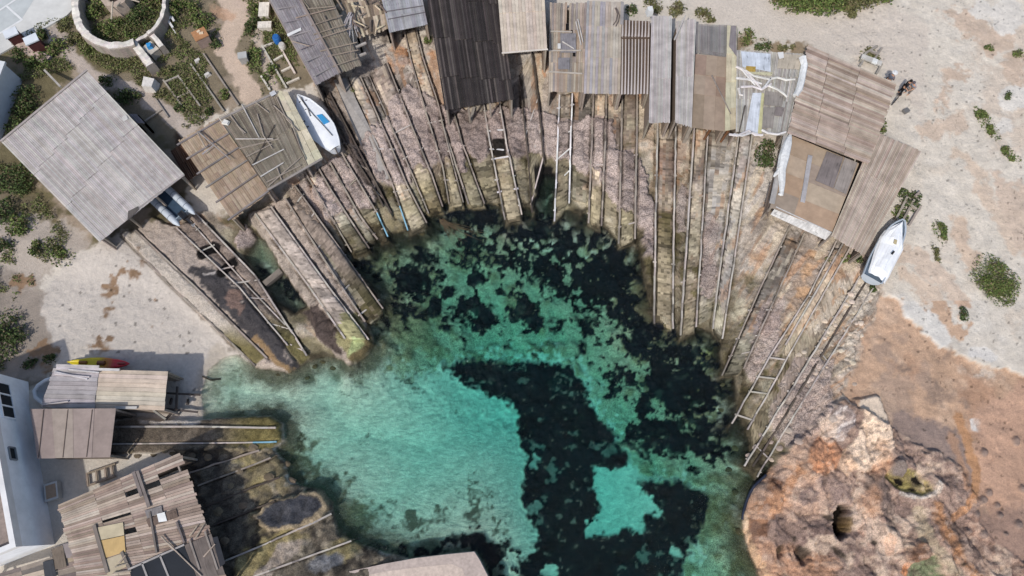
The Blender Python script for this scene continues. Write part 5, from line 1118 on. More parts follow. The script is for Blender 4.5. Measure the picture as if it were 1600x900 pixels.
b = MB(); b.prism([onb(.40, .35 * sg, .06), onb(.40, .78 * sg, .03), onb(.56, .66 * sg, .04), onb(.58, .28 * sg, .07)], [onb(.40, .35 * sg, .17), onb(.40, .78 * sg, .13), onb(.56, .66 * sg, .14), onb(.58, .28 * sg, .18)], c8(70,160,214)); b.build('hatch_cover', 'plastic', t, fixn=True)
strap([(.97, 0, .16), (.8, .0, .2), (.6, .1 * sg, .2), (.4, .25 * sg, .2), (.18, .5 * sg, .14)]); strap([(.93, .25 * sg, .15), (.75, .05 * sg, .2), (.62, -.15 * sg, .2)])
for tt, u in ((.88, -.4), (.86, .45), (.6, -.75), (.5, -.75), (.74, -.2), (.62, -.12)):
    b = MB(); b.box(onb(tt, u, .07), .12, .06, .06, random.random(), c8(60,58,58)); b.build('cleat', 'metal', t)
b = MB(); b.beam(S0 - ax * .02 - Vector((0,0,.6)), S0 - ax * .05 + Vector((0,0,.18)), .06, .2, c8(120,110,104), upv=ax); b.build('rudder', 'wood', t)
# inflatable
t = thing('inflatable_boat', G(285, 335), 'grey inflatable boat with black outboard motor half under the big plank roof', 'boat')
zb = gh(*up(285, 335, 1).xy) + .78
pa, pb = up(281, 353, zb), up(305, 335, zb); dirb = (up(240, 314, zb) - up(281, 353, zb)).normalized(); dirb.z = 0
for p in (pa, pb):
    b = MB(); P = [p, p + dirb * .18, p + dirb * .45, p + dirb * .9, p + dirb * 1.3, p + dirb * 3.2, p + dirb * 4.0]
    b.tube(P, [.03, .13, .22, .25, .25, .25, .25], c8(196,204,212), 14); tb = b.build('tube', 'rubber', t, weld=True)
    for k in (.95, 1.6, 2.3):
        b = MB(); b.tube([p + dirb * k, p + dirb * (k + .05)], .256, c8(120,130,142), 14, False); s_ = b.build('seam_band', 'rubber', tb); s_.matrix_parent_inverse = Matrix.Identity(4); s_.location = (0, 0, 0)
bw_ = lerp(pa, pb, .5) + dirb * 5.0
for p in (pa, pb):
    b = MB(); b.tube([p + dirb * 3.95, lerp(p + dirb * 4.7, bw_, .35), bw_ + Vector((0,0,.1))], [.25, .24, .22], c8(196,204,212), 14); b.build('bow_tube', 'rubber', t, weld=True)
b = MB(); i0, i1 = lerp(pa, pb, .12), lerp(pa, pb, .88); b.slab([i0 + dirb * .55 - Vector((0,0,.12)), i1 + dirb * .55 - Vector((0,0,.12)), i1 + dirb * 4 - Vector((0,0,.12)), i0 + dirb * 4 - Vector((0,0,.12))], .08, c8(58,78,98)); b.build('floor', 'rubber', t, fixn=True)
b = MB(); b.beam(i0 + dirb * .5, i1 + dirb * .5, .07, .45, c8(150,164,176)); b.build('transom', 'plastic', t)
b = MB(); c = lerp(pa, pb, .5) + dirb * .95 - Vector((0,0,.05)); b.beam(lerp(c, pa, .4), lerp(c, pb, .4), .3, .06, c8(128,150,166)); b.build('bench', 'plastic', t)
m0 = lerp(pa, pb, .52); b = MB(); az = math.atan2(dirb.y, dirb.x)
b.box(m0 + dirb * .42 + Vector((0,0,.05)), .62, .42, .22, az, c8(34,34,37)); b.box(m0 + dirb * .42 + Vector((0,0,.27)), .6, .4, .14, az, c8(30,30,33), .6)
mt = b.build('outboard_motor', 'plastic', t)
b = MB(); b.beam(m0 + dirb * .3 + Vector((0,0,.05)), m0 - dirb * .35 - Vector((0,0,.12)), .13, .2, c8(36,36,40)); b.tube([m0 - dirb * .3 - Vector((0,0,.1)), m0 - dirb * .5 - Vector((0,0,.12))], [.07, .03], c8(40,40,44), 8); b.build('motor_leg', 'plastic', t)
b = MB()
for k in range(3):
    an = k * 2.094; u = dirb.cross(Vector((0,0,1))); b.beam(m0 - dirb * .5 - Vector((0,0,.12)), m0 - dirb * .5 - Vector((0,0,.12)) + (u * math.cos(an) + Vector((0,0,1)) * math.sin(an)) * .16, .09, .02, c8(200,204,208), upv=dirb)
b.build('propeller', 'metal', t)
# boat under the tarpaulin
t = thing('covered_boat', G(1385, 400), 'boat covered with a creased white tarpaulin beside the long narrow plank roof', 'boat')
zb = gh(*up(1385, 400, 1.5).xy) + .95; S0, B0 = up(1362, 436, zb), up(1409, 346, zb)
RR, ax, sd = hull_rings(S0, B0, 1.5, .85, [(0, .86), (.3, 1), (.6, .98), (.82, .74), (.94, .42), (1, .12)])
hull(RR, c8(190,200,210), 'hull', 'plastic', t); rim(RR, .06, c8(176,186,196), 'gunwale', 'rubber', t); deck(RR, .9, -.12, 0, c8(98,112,126), 'floor', 'plastic', t)
b = MB(); SEC = [((1356,426),(1382,444)), ((1359,414),(1388,433)), ((1363,400),(1396,417)), ((1370,379),(1410,391)), ((1374,370),(1410,379)), ((1381,361),(1409,366)), ((1391,355),(1409,357)), ((1403,350),(1408,350))]
rings = []
for i, (l_, r_) in enumerate(SEC):
    A_, B_ = up(*l_, zb - .04), up(*r_, zb - .1); ring = []
    for k in range(13):
        u = k / 12; rd = 1 - abs(u - .52) / .52; p = lerp(A_, B_, u); p.z += .13 + .26 * max(rd, 0) + (.07 * abs(math.sin(u * 9 + i * 1.7)) if 0 < k < 12 else -.05) - (.1 if i == 3 and 2 < k < 9 else 0) - (.12 if i == 0 else 0); ring.append(p)
    rings.append(ring)
b.loft(rings, (.80, .81, .82), closed=False, smooth=False, cap0=False, cap1=False); tp = b.build('tarpaulin', 'canvas', t, weld=True, fixn=True)
sm = tp.modifiers.new('thickness', 'SOLIDIFY'); sm.thickness = .015
b = MB(); b.box(up(1395, 395, zb + .42), .3, .12, .03, .8, c8(40,40,40)); b.build('tear', 'canvas', t)
b = MB(); b.box(up(1399, 378, zb + .40), .34, .2, .008, 1.2, c8(196,180,140)); b.build('stain', 'canvas', t)
# rowing boat end under the kayak shed
t = thing('dinghy', G(70, 610), 'round ended white dinghy sticking out from under the left end of the kayak shed', 'boat')
zb = gh(*up(70, 610, 1).xy) + .7; b = MB(); P = [up(x, y, zb) for x, y in ((150,592),(110,586),(86,590),(72,594),(60,602),(54,611),(56,621),(66,629),(90,637),(130,640))]
b.tube(P, .13, c8(222,226,228), 8); b.build('gunwale', 'plastic', t)
b = MB(); c = sum(P, Vector()) / len(P); low = [lerp(p, c, .3) - Vector((0,0,.55)) for p in P]; b.loft([P, low], c8(206,210,212), closed=False, cap0=False, cap1=False); b.build('hull', 'plastic', t, weld=True)
b = MB(); b.face(low if (low[1]-low[0]).cross(low[2]-low[1]).z > 0 else low[::-1], c8(124,116,108)); b.build('floor', 'plastic', t)
# kayak
t = thing('kayak', G(155, 562), 'yellow and red sit-on kayak lying on the sand behind the kayak shed', 'kayak')
zb = gh(*up(155, 562, .8).xy) + .28; S0, B0 = up(106, 566, zb), up(204, 569, zb)
RR, ax, sd = hull_rings(S0, B0, .78, .28, [(0, .04), (.12, .5), (.35, .92), (.55, 1), (.8, .72), (.93, .4), (1, .06)], ns=24, rise=.12)
cols = []
for i in range(25):
    u = i / 24; yv, rd, og = Vector(c8(232,206,30)), Vector(c8(206,40,56)), Vector(c8(196,120,50))
    cols.append(tuple(lerp(yv, og, sst(.42, .62, u)) if u < .62 else lerp(og, rd, sst(.62, .74, u))))
b = MB(); rings = []
for c, sd_, wv, kd, sh in RR:
    pro = (-1, 0), (-.95, -.5), (-.5, -1), (.5, -1), (.95, -.5), (1, 0), (.7, .25), (.35, .1), (0, .06), (-.35, .1), (-.7, .25)
    rings.append([c + sd_ * wv * u + Vector((0, 0, kd * v * min(1, wv / .2 + .25))) for u, v in pro])
b.loft(rings, cols); kb = b.build('hull', 'plastic', t, weld=True, fixn=True)
for tt, cc in ((.28, c8(150,96,36)), (.58, c8(120,70,40)), (.88, c8(150,60,60))):
    x = tt * 24; c, sd_, wv, kd, sh = RR[int(x)]; b = MB(); b.tube([c - ax * .3 + Vector((0,0,.04)), c - ax * .22 + Vector((0,0,.05)), c + ax * .22 + Vector((0,0,.05)), c + ax * .3 + Vector((0,0,.04))], [.02, wv * .42, wv * .42, .02], cc, 10); b.build('seat', 'plastic', t)
# poles and crossbars in front of the kayak shed
def frame(name, label, cat, segs, wd, col, dz, group=None):
    t = thing(name, G(*segs[0][0]), label, cat, group)
    for a_, c_, *o in segs:
        e = o[0] if o else dz; e2 = o[1] if len(o) > 1 else e
        A_, B_ = G(*a_, e), G(*c_, e2); b = MB(); b.beam(A_, B_, wd, wd * 1.05, jit(col, .15)); b.build('bar', 'wood', t)
    return t
frame('boat_cradle', 'dark wooden bars with a cross beam on the sand before the kayak shed', 'cradle', [((255,614),(313,617)), ((252,638),(309,644)), ((277,604),(275,638), .5), ((276,637),(258,656), .5, .1), ((268,623),(266,631), .1, .6), ((294,624),(293,632), .1, .5)], .12, c8(84,76,72), .35)
frame('beam_support', 'short pale diagonal brace under the lower right corner of the kayak shed', 'brace', [((240,641),(258,654), 1.6, .4)], .12, c8(190,182,172), .2)
# ladder frames in the garden
GRY = c8(168,158,146)
frame('timber_rack', 'open wooden rail frame with rungs, left one in the weedy garden', 'frame', [((255,125),(284,165)), ((278,118),(313,166)), ((258,128),(280,119)), ((277,153),(298,143))], .12, GRY, .12)
frame('timber_rack', 'long pair of wooden rails without rungs between garden weeds', 'frame', [((298,100),(350,174)), ((318,84),(373,165))], .12, GRY, .12)
frame('timber_rack', 'ladder-like frame with pale rails beside the wall of the two pitched shed', 'frame', [((409,71),(448,138)), ((431,62),(461,115)), ((412,73),(432,66)), ((428,95),(442,87)), ((440,112),(456,104)), ((448,131),(468,122)), ((408,119),(422,141))], .14, c8(206,196,184), .14)
frame('loose_pole', 'single pole lying from the big plank roof to the rusty lean-to', 'pole', [((223,192),(252,172)), ((240,150),(263,183))], .1, GRY, .1)
frame('wooden_grating', 'small dark wooden grating beside the upper right edge of the big plank roof', 'grating', [((176,155),(188,163)), ((178,150),(190,158)), ((180,146),(192,154))], .06, GRY, .1)
frame('fence_post', 'single post sticking out behind the top left edge of the big plank roof', 'post', [((70,110),(95,136), .5, 1.5)], .14, c8(190,184,176), .2)
frame('boat_cradle', 'old boat cradle of grey beams behind the rough plank roof', 'cradle', [((1371,72),(1351,84), .25), ((1378,75),(1365,94), .25), ((1359,79),(1372,85), .25), ((1352,84),(1344,96), .3), ((1350,92),(1343,104), .35), ((1378,100),(1369,116), .35)], .15, c8(166,158,148), .3)
b = MB(); P0, P1 = G(1346, 88, .5), G(1377, 100, .5); b.beam(P0, P1, .42, .12, c8(198,194,186)); b.beam(lerp(P0, P1, .55), lerp(P0, P1, .78), .44, .13, c8(232,232,228)); tag(b.build('wide_board', 'wood'), 'wide pale board with a white patch across the old cradle', 'board')
frame('boat_cradle', 'grey timber cradle over weeds at the bow of the covered boat', 'cradle', [((1417,308),(1400,342)), ((1428,312),(1410,345)), ((1438,322),(1420,352)), ((1415,315),(1432,327)), ((1401,342),(1409,347)), ((1430,306),(1437,300))], .14, c8(160,150,138), .25)
frame('wooden_ladder', 'wooden ladder lying behind the ragged plank roof', 'ladder', [((136,740),(180,725)), ((140,758),(181,744)), ((136,739),(138,760)), ((150,735),(152,754)), ((164,730),(166,749)), ((174,727),(177,745))], .1, c8(158,142,126), .15)
frame('timber_beam', 'thick short grey beam lying in the dark pool between slipways', 'beam', [((414,445),(440,424))], .42, c8(140,128,116), .15)
frame('timber_beam', 'thin dark stick on the wet sand where the little beach meets the water', 'stick', [((316,588),(330,594)), ((330,594),(345,592))], .1, c8(80,72,64), .05)
frame('timber_beam', 'rusty beam leaning below the small pale grey shed', 'beam', [((741,168),(735,190), .4, .2)], .2, c8(170,160,150), .3)
# hose
b = MB(); b.tube([G(x, y, .12) for x, y in ((1197,742),(1188,750),(1179,759),(1172,770),(1166,785),(1162,800),(1160,812))], .09, c8(44,50,66), 8); tag(b.build('hose', 'rubber'), 'thick dark blue hose curving round the edge of the brown rock', 'hose')
# submerged brush
b = MB(); rs = random.Random(9); rt = up(690, 345, -.02)
for k in range(26):
    an = rs.uniform(.25, 1.25); L = rs.uniform(30, 95); e = (690 + L * math.cos(an) * 1.05 + rs.uniform(-6, 6), 345 + L * math.sin(an) * .75); P = [up(690 + rs.uniform(-4, 4), 345 + rs.uniform(-4, 4), -.05), up(lerp(690, e[0], .5) + rs.uniform(-4, 4), lerp(345, e[1], .5) + rs.uniform(-3, 3), -.03), up(*e, -.1)]
    b.tube(P, [.02, .014, .006], jit(c8(120,100,78), .2), 4)
tag(b.build('sunken_branch', 'wood'), 'bundle of thin brown twigs spreading under the water by the northern rails', 'branch')

# ------------------------------------------------------------------ people and bicycle
def skinmesh(name, nodes_, edges, mat, col, parent, root=0, lv=1):
    me = bpy.data.meshes.new(name); o0 = Vector(parent.location); me.from_pydata([tuple(Vector(p) - o0) for p, r in nodes_], edges, [])
    o = bpy.data.objects.new(name, me); COL.objects.link(o); o.parent = parent
    mod = o.modifiers.new('skin', 'SKIN'); mod.use_smooth_shade = True
    for i, (p, r) in enumerate(nodes_):
        sv = me.skin_vertices[0].data[i]; sv.radius = (r, r) if not isinstance(r, tuple) else r; sv.use_root = (i == root)
    ss = o.modifiers.new('smooth', 'SUBSURF'); ss.levels = lv; ss.render_levels = lv
    m = MT[mat].copy(); m.name = name + '_cloth'; a_ = [n for n in m.node_tree.nodes if n.type == 'ATTRIBUTE'][0]; rgb = m.node_tree.nodes.new('ShaderNodeRGB'); rgb.outputs[0].default_value = (*col, 1)
    for l_ in list(m.node_tree.links):
        if l_.from_node == a_: m.node_tree.links.new(rgb.outputs[0], l_.to_socket)
    me.materials.append(m); return o
def person(feet, face, label, shirt, trou, hair, lean=0.0, skin=c8(206,160,132), hat=None, armf=.25):
    t = thing('person', feet, label, 'person'); f = Vector((math.cos(face), math.sin(face), 0)); s = Vector((f.y, -f.x, 0))
    def P(x, y, z, k=1.0):         # x forward, y to the right, z up, leaning from the hips
        if z > .95: dz = z - .95; x2 = x + math.sin(lean) * dz; z = .95 + math.cos(lean) * dz; x = x2
        return feet + f * x + s * y + Vector((0, 0, z))
    N_, E_ = [], []
    def nd(p, r, par=None):
        N_.append((p, r))
        if par is not None: E_.append((par, len(N_) - 1))
        return len(N_) - 1
    pel = nd(P(0,0,.95), .13); wa = nd(P(0,0,1.12), .115, pel); ch = nd(P(0,0,1.32), .135, wa); nk = nd(P(.01,0,1.46), .055, ch); hd0 = nd(P(.02,0,1.53), .075, nk); hd1 = nd(P(.03,0,1.63), .095, hd0); nd(P(.02,0,1.70), .07, hd1)
    nd(P(.135,0,1.60), .018, hd1)
    legs, arms = [], []
    for y in (-1, 1):
        hp = nd(P(0,.1*y,.88), .095, pel); kn = nd(P(.03 + .05*y,.11*y,.48), .062, hp); an_ = nd(P(-.01 + .07*y,.115*y,.09), .04, kn); nd(P(.14 + .07*y,.13*y,.04), .035, an_)
        sh = nd(P(0,.19*y,1.40), .062, ch); el = nd(P(.03,.25*y,1.13), .045, sh); wr_ = nd(P(armf,.22*y,.95 if armf < .3 else 1.0), .03, el); pm_ = nd(P(armf + .06,.215*y,.92 if armf < .3 else .99), .034, wr_)
        for q_ in range(4): nd(P(armf + .13,.215*y + (q_ - 1.5) * .02,.885 + .008 * (q_ % 2) if armf < .3 else .97), .009, pm_)
        nd(P(armf + .08,.215*y - .05*y,.91 if armf < .3 else .98), .011, pm_)
    skinmesh('body', N_, E_, 'skin', skin, t)
    A_ = [(P(0,0,.93), .15), (P(0,0,1.12), .14), (P(0,0,1.32), .16), (P(0,0,1.41), .11)]; ed = [(0,1),(1,2),(2,3)]
    for y in (-1, 1):
        i = len(A_); A_ += [(P(0,.19*y,1.40), .078), (P(.03,.25*y,1.12), .062)]; ed += [(2, i), (i, i + 1)]
    skinmesh('shirt', A_, ed, 'skin', shirt, t)
    A_ = [(P(0,0,.97), .15)]; ed = []
    for y in (-1, 1):
        i = len(A_); A_ += [(P(0,.1*y,.86), .11), (P(.03 + .05*y,.11*y,.48), .08), (P(-.01 + .07*y,.115*y,.13), .06)]; ed += [(0, i), (i, i + 1), (i + 1, i + 2)]
    skinmesh('trousers', A_, ed, 'skin', trou, t)
    c = P(-.01, 0, 1.665); b = MB(); rg = []
    for i in range(6):
        a = i / 5 * math.pi * .55; rg.append([c + (f * math.cos(k * .785) + s * math.sin(k * .785)) * .115 * math.sin(a + .02) + Vector((0, 0, .115 * math.cos(a) - .01)) for k in range(8)])
    b.loft(rg, hair); b.build('hair', 'skin', t, weld=True, fixn=True)
    if hat:
        b = MB(); c = P(0, 0, 1.74); b.tube([c, c + Vector((0,0,.02)), c + Vector((0,0,.04)), c + Vector((0,0,.11))], [.2, .2, .12, .1], hat, 14); b.build('hat', 'skin', t)
    return t
BK = c8(34,34,38)
person(G(1403, 147), math.radians(-30), 'person in black clothes with dark hair standing by the bicycle', BK, BK, c8(30,26,25), lean=.1)
person(G(1416, 147), math.radians(200), 'person in a light blue shirt bending towards the bicycle', c8(168,182,200), c8(150,140,132), c8(92,88,96), lean=.5, armf=.4)
person(G(1379, 136), math.radians(30), 'person in a grey top and white hat half hidden behind the rough plank roof', c8(104,108,122), BK, c8(50,44,42), hat=c8(228,228,228))
def bicycle(c, ang, label):
    t = thing('bicycle', c, label, 'bicycle'); f = Vector((math.cos(ang), math.sin(ang), 0)); s = Vector((f.y, -f.x, 0)); Z = Vector((0,0,1))
    for x in (-.52, .52):
        hub = c + f * x + Z * .34; b = MB(); b.tube([hub + (f * math.cos(k * math.pi / 12) + Z * math.sin(k * math.pi / 12)) * .32 for k in range(25)], .03, c8(60,58,58), 6); w_ = b.build('wheel', 'rubber', t)
        b = MB()
        for k in range(10): b.beam(hub, hub + (f * math.cos(k * .628) + Z * math.sin(k * .628)) * .31, .008, .008, c8(190,190,190), upv=s)
        sp = b.build('spokes', 'metal', w_); sp.location = (0, 0, 0); sp.matrix_parent_inverse = Matrix.Identity(4)
    A_ = lambda x, z: c + f * x + Z * z
    b = MB()
    for p, q_ in (((-.52,.34),(-.08,.32)), ((-.08,.32),(-.2,.82)), ((-.2,.78),(.38,.8)), ((-.08,.32),(.4,.72)), ((-.52,.34),(-.19,.75)), ((.52,.34),(.36,.9))): b.tube([A_(*p), A_(*q_)], .022, c8(50,52,58), 6)
    b.build('frame', 'metal', t)
    b = MB(); b.tube([A_(.34,.95) - s * .3, A_(.42,.95) - s * .1, A_(.42,.95) + s * .1, A_(.34,.95) + s * .3], .018, BK, 6); b.build('handlebar', 'metal', t)
    b = MB(); b.tube([A_(-.33,.88), A_(-.22,.89), A_(-.06,.87)], [.08, .07, .03], BK, 8); b.build('saddle', 'rubber', t)
bicycle(G(1400, 155), math.radians(50), 'dark bicycle parked at the right corner of the rough plank roof')
b = MB(); b.box(G(1414, 175), .45, .35, .25, .5, c8(120,118,116), .9); tag(b.build('crate', 'plastic'), 'small grey crate on the sand below the people', 'crate')

# ------------------------------------------------------------------ garden walls and small things
def stonewall(pts, wd, hh, label, name='stone_wall', top=c8(226,217,206), side=c8(166,155,144), cat='wall'):
    z0 = gh(*up(*pts[len(pts) // 2], 1.9).xy); P = [up(*p, z0 + hh) for p in pts]
    Q = []
    for i in range(len(P) - 1):
        n = max(2, int((P[i + 1] - P[i]).length / .25)); Q += [lerp(P[i], P[i + 1], k / n) for k in range(n)]
    Q.append(P[-1]); b = MB(); rings = []
    for i, p in enumerate(Q):
        tg = (Q[min(i + 1, len(Q) - 1)] - Q[max(i - 1, 0)]).normalized(); sd_ = Vector((tg.y, -tg.x, 0)); w_ = wd / 2 * random.uniform(.88, 1.12); dz = random.uniform(-.05, .05)
        g0 = gh(p.x, p.y) - .2
        rings.append([Vector((p.x, p.y, g0)) - sd_ * w_ * 1.1, Vector((p.x, p.y, p.z + dz - .08)) - sd_ * w_ * 1.02, Vector((p.x, p.y, p.z + dz)) - sd_ * w_ * .85, Vector((p.x, p.y, p.z + dz + .02)) + sd_ * w_ * .1, Vector((p.x, p.y, p.z + dz)) + sd_ * w_ * .85, Vector((p.x, p.y, p.z + dz - .08)) + sd_ * w_ * 1.02, Vector((p.x, p.y, g0)) + sd_ * w_ * 1.1])
    for i in range(len(rings) - 1):
        for k in range(6): b.face([rings[i][k], rings[i][k + 1], rings[i + 1][k + 1], rings[i + 1][k]], jit(top if 1 < k < 4 else side, .12))
    b.face(rings[0][::-1], side); b.face(rings[-1], side); return tag(b.build(name, 'stone', fixn=True), label, cat)
stonewall([(124,-70),(117,-20),(117,8),(119,26),(125,42),(136,55),(152,65),(172,71),(192,70),(209,65)], .62, 1.15, 'broad curved stone wall with pale top around the left of the overgrown ring')
stonewall([(230,52),(238,47),(245,38),(252,26),(256,12),(256,-8),(246,-30),(200,-70),(150,-76),(124,-70)], .32, 1.1, 'thin curved stone wall closing the right of the overgrown ring')
stonewall([(207,66),(221,83),(234,101)], .62, 1.0, 'straight stone spur wall left of the blue topped box')
stonewall([(233,50),(243,60),(252,72)], .42, 1.0, 'short stone spur wall right of the blue topped box')
stonewall([(213,64),(231,53)], .35, .5, 'low stone sill joining the two spur walls')
# ruined well
t = thing('stone_well', G(190, 12), 'ruined stone well head with poles inside the overgrown ring', 'well'); c = G(192, 14); b = MB()
ring = lambda r, z, o=0: [c + Vector((r * math.cos(k * math.pi / 4 + .3) * 1.1, r * math.sin(k * math.pi / 4 + .3), z)) for k in range(8)]
b.loft([ring(.95, -.2), ring(.9, 1.25), ring(.5, 1.3), ring(.42, .3)], c8(186,168,152), smooth=False, cap0=False, cap1=True); b.build('stone_ring', 'stone', t, fixn=True)
for pts in ([(164,-6),(180,12)], [(176,2),(174,30)], [(195,-4),(218,3)], [(182,10),(200,-8)]):
    b = MB(); b.tube([up(*pts[0], c.z + 1.35), up(*pts[1], c.z + 1.0)], .06, c8(196,182,162), 6); b.build('pole', 'wood', t)
b = MB(); b.box(c + Vector((.1, .1, .9)), .5, .45, .45, .5, c8(110,98,94)); b.build('winch', 'stone', t)
# white topped pillars on their low wall
stonewall([(22,62),(48,80),(74,92)], .7, .35, 'low pinkish wall carrying two white capped cabinets', top=c8(196,172,160), name='low_wall')
for (x, y, lab) in ((31, 63, 'dark red cabinet with a white sloping cap, nearer the pale court'), (62, 73, 'dark red cabinet with a white sloping cap, nearer the big plank roof')):
    p = G(x + 3, y + 5); t = thing('cabinet', p, lab, 'cabinet'); b = MB(); b.box(p, .85, .6, 1.15, .55, c8(92,56,54)); b.build('body', 'stone', t); b = MB(); b.box(p + Vector((0,0,1.152)), .98, .74, .1, .55, c8(226,230,234)); b.build('cap', 'plaster', t)
p = G(243, 85); t = thing('concrete_box', p, 'concrete meter box in front of the curved wall, between the spur walls', 'box'); b = MB(); b.box(p, .95, .75, .7, -.75, c8(186,176,162)); b.build('body', 'stone', t); b = MB(); b.box(p + Vector((0,0,.702)), 1.0, .8, .06, -.75, c8(206,196,182)); b.build('lid', 'stone', t)
b = MB(); b.box(p + Vector((0, .05, .765)), .36, .4, .3, .4, c8(58,150,210), .9); b.box(p + Vector((.1,-.1,1.07)), .14, .14, .08, .4, c8(70,160,220)); tag(b.build('blue_can', 'plastic'), 'bright blue plastic can standing on the concrete meter box', 'can')
t = thing('broken_chair', G(269, 40), 'broken white plastic chair lying in the weeds right of the round wall', 'chair')
for pts in ([(262,30),(268,26)], [(262,31),(270,43)], [(268,26),(272,33)]):
    b = MB(); b.beam(G(*pts[0], .45), G(*pts[1], .45), .16, .06, c8(232,230,226)); b.build('chair_frame', 'plastic', t)
for pts in ([(270,43),(270,46)], [(271,46),(275,53)]):
    b = MB(); b.beam(G(*pts[0], .3), G(*pts[1], .05), .07, .05, c8(226,222,216)); b.build('leg', 'plastic', t)
p = G(321, 67); t = thing('brick_box', p, 'brick box with an orange terracotta top among the weeds', 'box'); b = MB(); b.box(p, .95, .85, .95, .55, c8(168,146,134)); b.build('body', 'stone', t); b = MB(); b.box(p + Vector((0,0,.952)), 1.05, .92, .07, .55, c8(180,132,94)); b.box(p + Vector((.12,.05,1.025)), .3, .2, .05, .2, c8(220,198,170)); b.box(p + Vector((-.1,.2,1.025)), .25, .18, .05, .8, c8(220,198,170)); b.build('top', 'stone', t)
p = G(384, 96); t = thing('concrete_box', p, 'small grey utility box at the edge of the orange earth path', 'box'); b = MB(); b.box(p, .6, .5, .7, .2, c8(168,166,162)); b.build('body', 'stone', t); b = MB(); b.box(p + Vector((0,0,.702)), .66, .56, .06, .2, c8(186,186,182)); b.build('lid', 'plaster', t)
p = G(239, 137); t = thing('stone_block', p, 'white limewashed stone block beside the path in the garden', 'block'); b = MB(); b.prism([p + Vector(v) for v in ((-.5,-.42,-.1),(.42,-.5,-.1),(.52,.3,-.1),(-.42,.5,-.1))], [p + Vector(v) for v in ((-.42,-.34,.72),(.3,-.42,.7),(.42,.26,.74),(-.36,.42,.8))], c8(220,214,206)); b.build('block', 'stone', t, fixn=True)
for x, y, l_ in ((310, 96, 'small white stone between the garden rails, the upper one'), (325, 118, 'small white stone between the garden rails, the lower one')):
    p = G(x, y); b = MB(); b.box(p, .5, .3, .22, .7, c8(216,210,202), .7); tag(b.build('white_stone', 'stone'), l_, 'stone')
for x, y, s_, l_ in ((417, 40, (.95, .5, .5), 'white wooden chest beside the two pitched shed, lower of the pair'), (416, 16, (.7, 1.2, .5), 'pale wooden chest at the left edge of the two pitched shed, upper of the pair')):
    p = G(x, y + 6); t = thing('chest', p, l_, 'chest'); b = MB(); b.box(p, s_[0], s_[1], s_[2], .05, c8(214,204,190)); b.build('body', 'wood', t); b = MB(); b.box(p + Vector((0,0,s_[2] + .002)), s_[0] + .08, s_[1] + .08, .06, .05, c8(226,218,206)); b.build('lid', 'wood', t)
def barrel(px, py, r, hh, col, label):
    p = G(px, py); t = thing('barrel', p, label, 'barrel'); b = MB(); b.tube([p, p + Vector((0,0,.1)), p + Vector((0,0,hh/2)), p + Vector((0,0,hh-.08)), p + Vector((0,0,hh))], [r*.88, r, r*1.06, r, r*.86], col, 16); b.build('body', 'plastic', t); b = MB(); b.tube([p + Vector((0,0,hh+.002)), p + Vector((0,0,hh+.05))], [r*.8, r*.75], tuple(v*.85 for v in col), 16); b.build('lid', 'plastic', t)
barrel(436, 68, .28, .8, c8(48,112,186), 'blue plastic barrel against the wall of the two pitched shed')
barrel(443, 76, .26, .5, c8(214,210,204), 'dirty white barrel below the blue barrel')
p = G(87, 768); t = thing('wash_basin', p, 'old white basin with sandy inside on the dark ground beside the white house', 'basin'); b = MB(); b.box(p, .75, 1.0, .45, .3, c8(206,204,198), 1.05); b.build('body', 'plaster', t); b = MB(); b.box(p + Vector((0,0,.452)), .58, .8, .02, .3, c8(176,150,126)); b.build('filling', 'stone', t)
# loose boulders by the shore and on the slope
def boulder(px, py, r, col, label, group, flat=.4):
    r *= .72
    p = G(px, py, -.12 * r); me_v = MB(); rg = []
    a0 = random.random() * 6
    for i in range(6):
        ph = i / 5 * math.pi * .5; rg.append([p + Vector((r * math.cos(ph * .98) * math.cos(a0 + k * .7) * random.uniform(.8, 1.15), r * .8 * math.cos(ph * .98) * math.sin(a0 + k * .7) * random.uniform(.8, 1.15), r * flat * math.sin(ph) * random.uniform(.9, 1.1))) for k in range(9)])
    me_v.loft(rg, jit(col, .12), smooth=False); return tag(me_v.build('boulder', 'stone', weld=True, fixn=True), label, 'boulder', group)
rs = random.Random(21)
for k in range(46):
    x = rs.uniform(1238, 1350); y = rs.uniform(440, 600)
    if (x - 1238) / 112 + (y - 440) / 160 < .45 or x > 1372 - (y - 440) * .3: continue
    boulder(x, y, rs.uniform(.12, .34), c8(214,198,178), 'pale boulder among the rubble beside the covered boat slipway', 'pale boulders on the right slope', flat=.5)
for x, y, r in ((1248,690,.4),(1302,652,.6),(1218,700,.35),(1232,672,.4),(1268,668,.35),(1206,718,.3),(1335,600,.25),(1180,700,.3),(1190,680,.3),(1170,712,.28),(1204,690,.3)): boulder(x, y, r, c8(178,162,148), 'grey boulder at the foot of the right hand slipways', 'grey boulders by the right hand slipways')
for x, y, r in ((395,700,.5),(372,735,.45),(360,760,.4),(340,800,.5),(352,845,.45),(420,745,.5),(448,725,.4),(300,712,.35),(285,705,.3),(270,708,.35),(325,715,.4),(380,790,.45),(455,752,.45),(420,705,.35),(215,712,.35),(240,710,.3),(258,704,.3),(205,705,.28)): boulder(x, y, r, c8(120,108,90), 'dark boulder on the shadowed shore beside the ragged plank roof', 'dark boulders of the lower left shore')
for x, y, r in ((480,590,.3),(520,575,.3),(492,572,.35),(505,565,.3),(435,585,.25),(615,395,.35),(660,365,.3),(603,405,.3),(1108,560,.35),(1128,640,.35),(1150,700,.4),(1140,735,.4),(1150,770,.4),(1155,830,.4),(1128,600,.3)): boulder(x, y, r, c8(98,88,64), 'mossy boulder at the water line of the cove', 'mossy water line boulders')

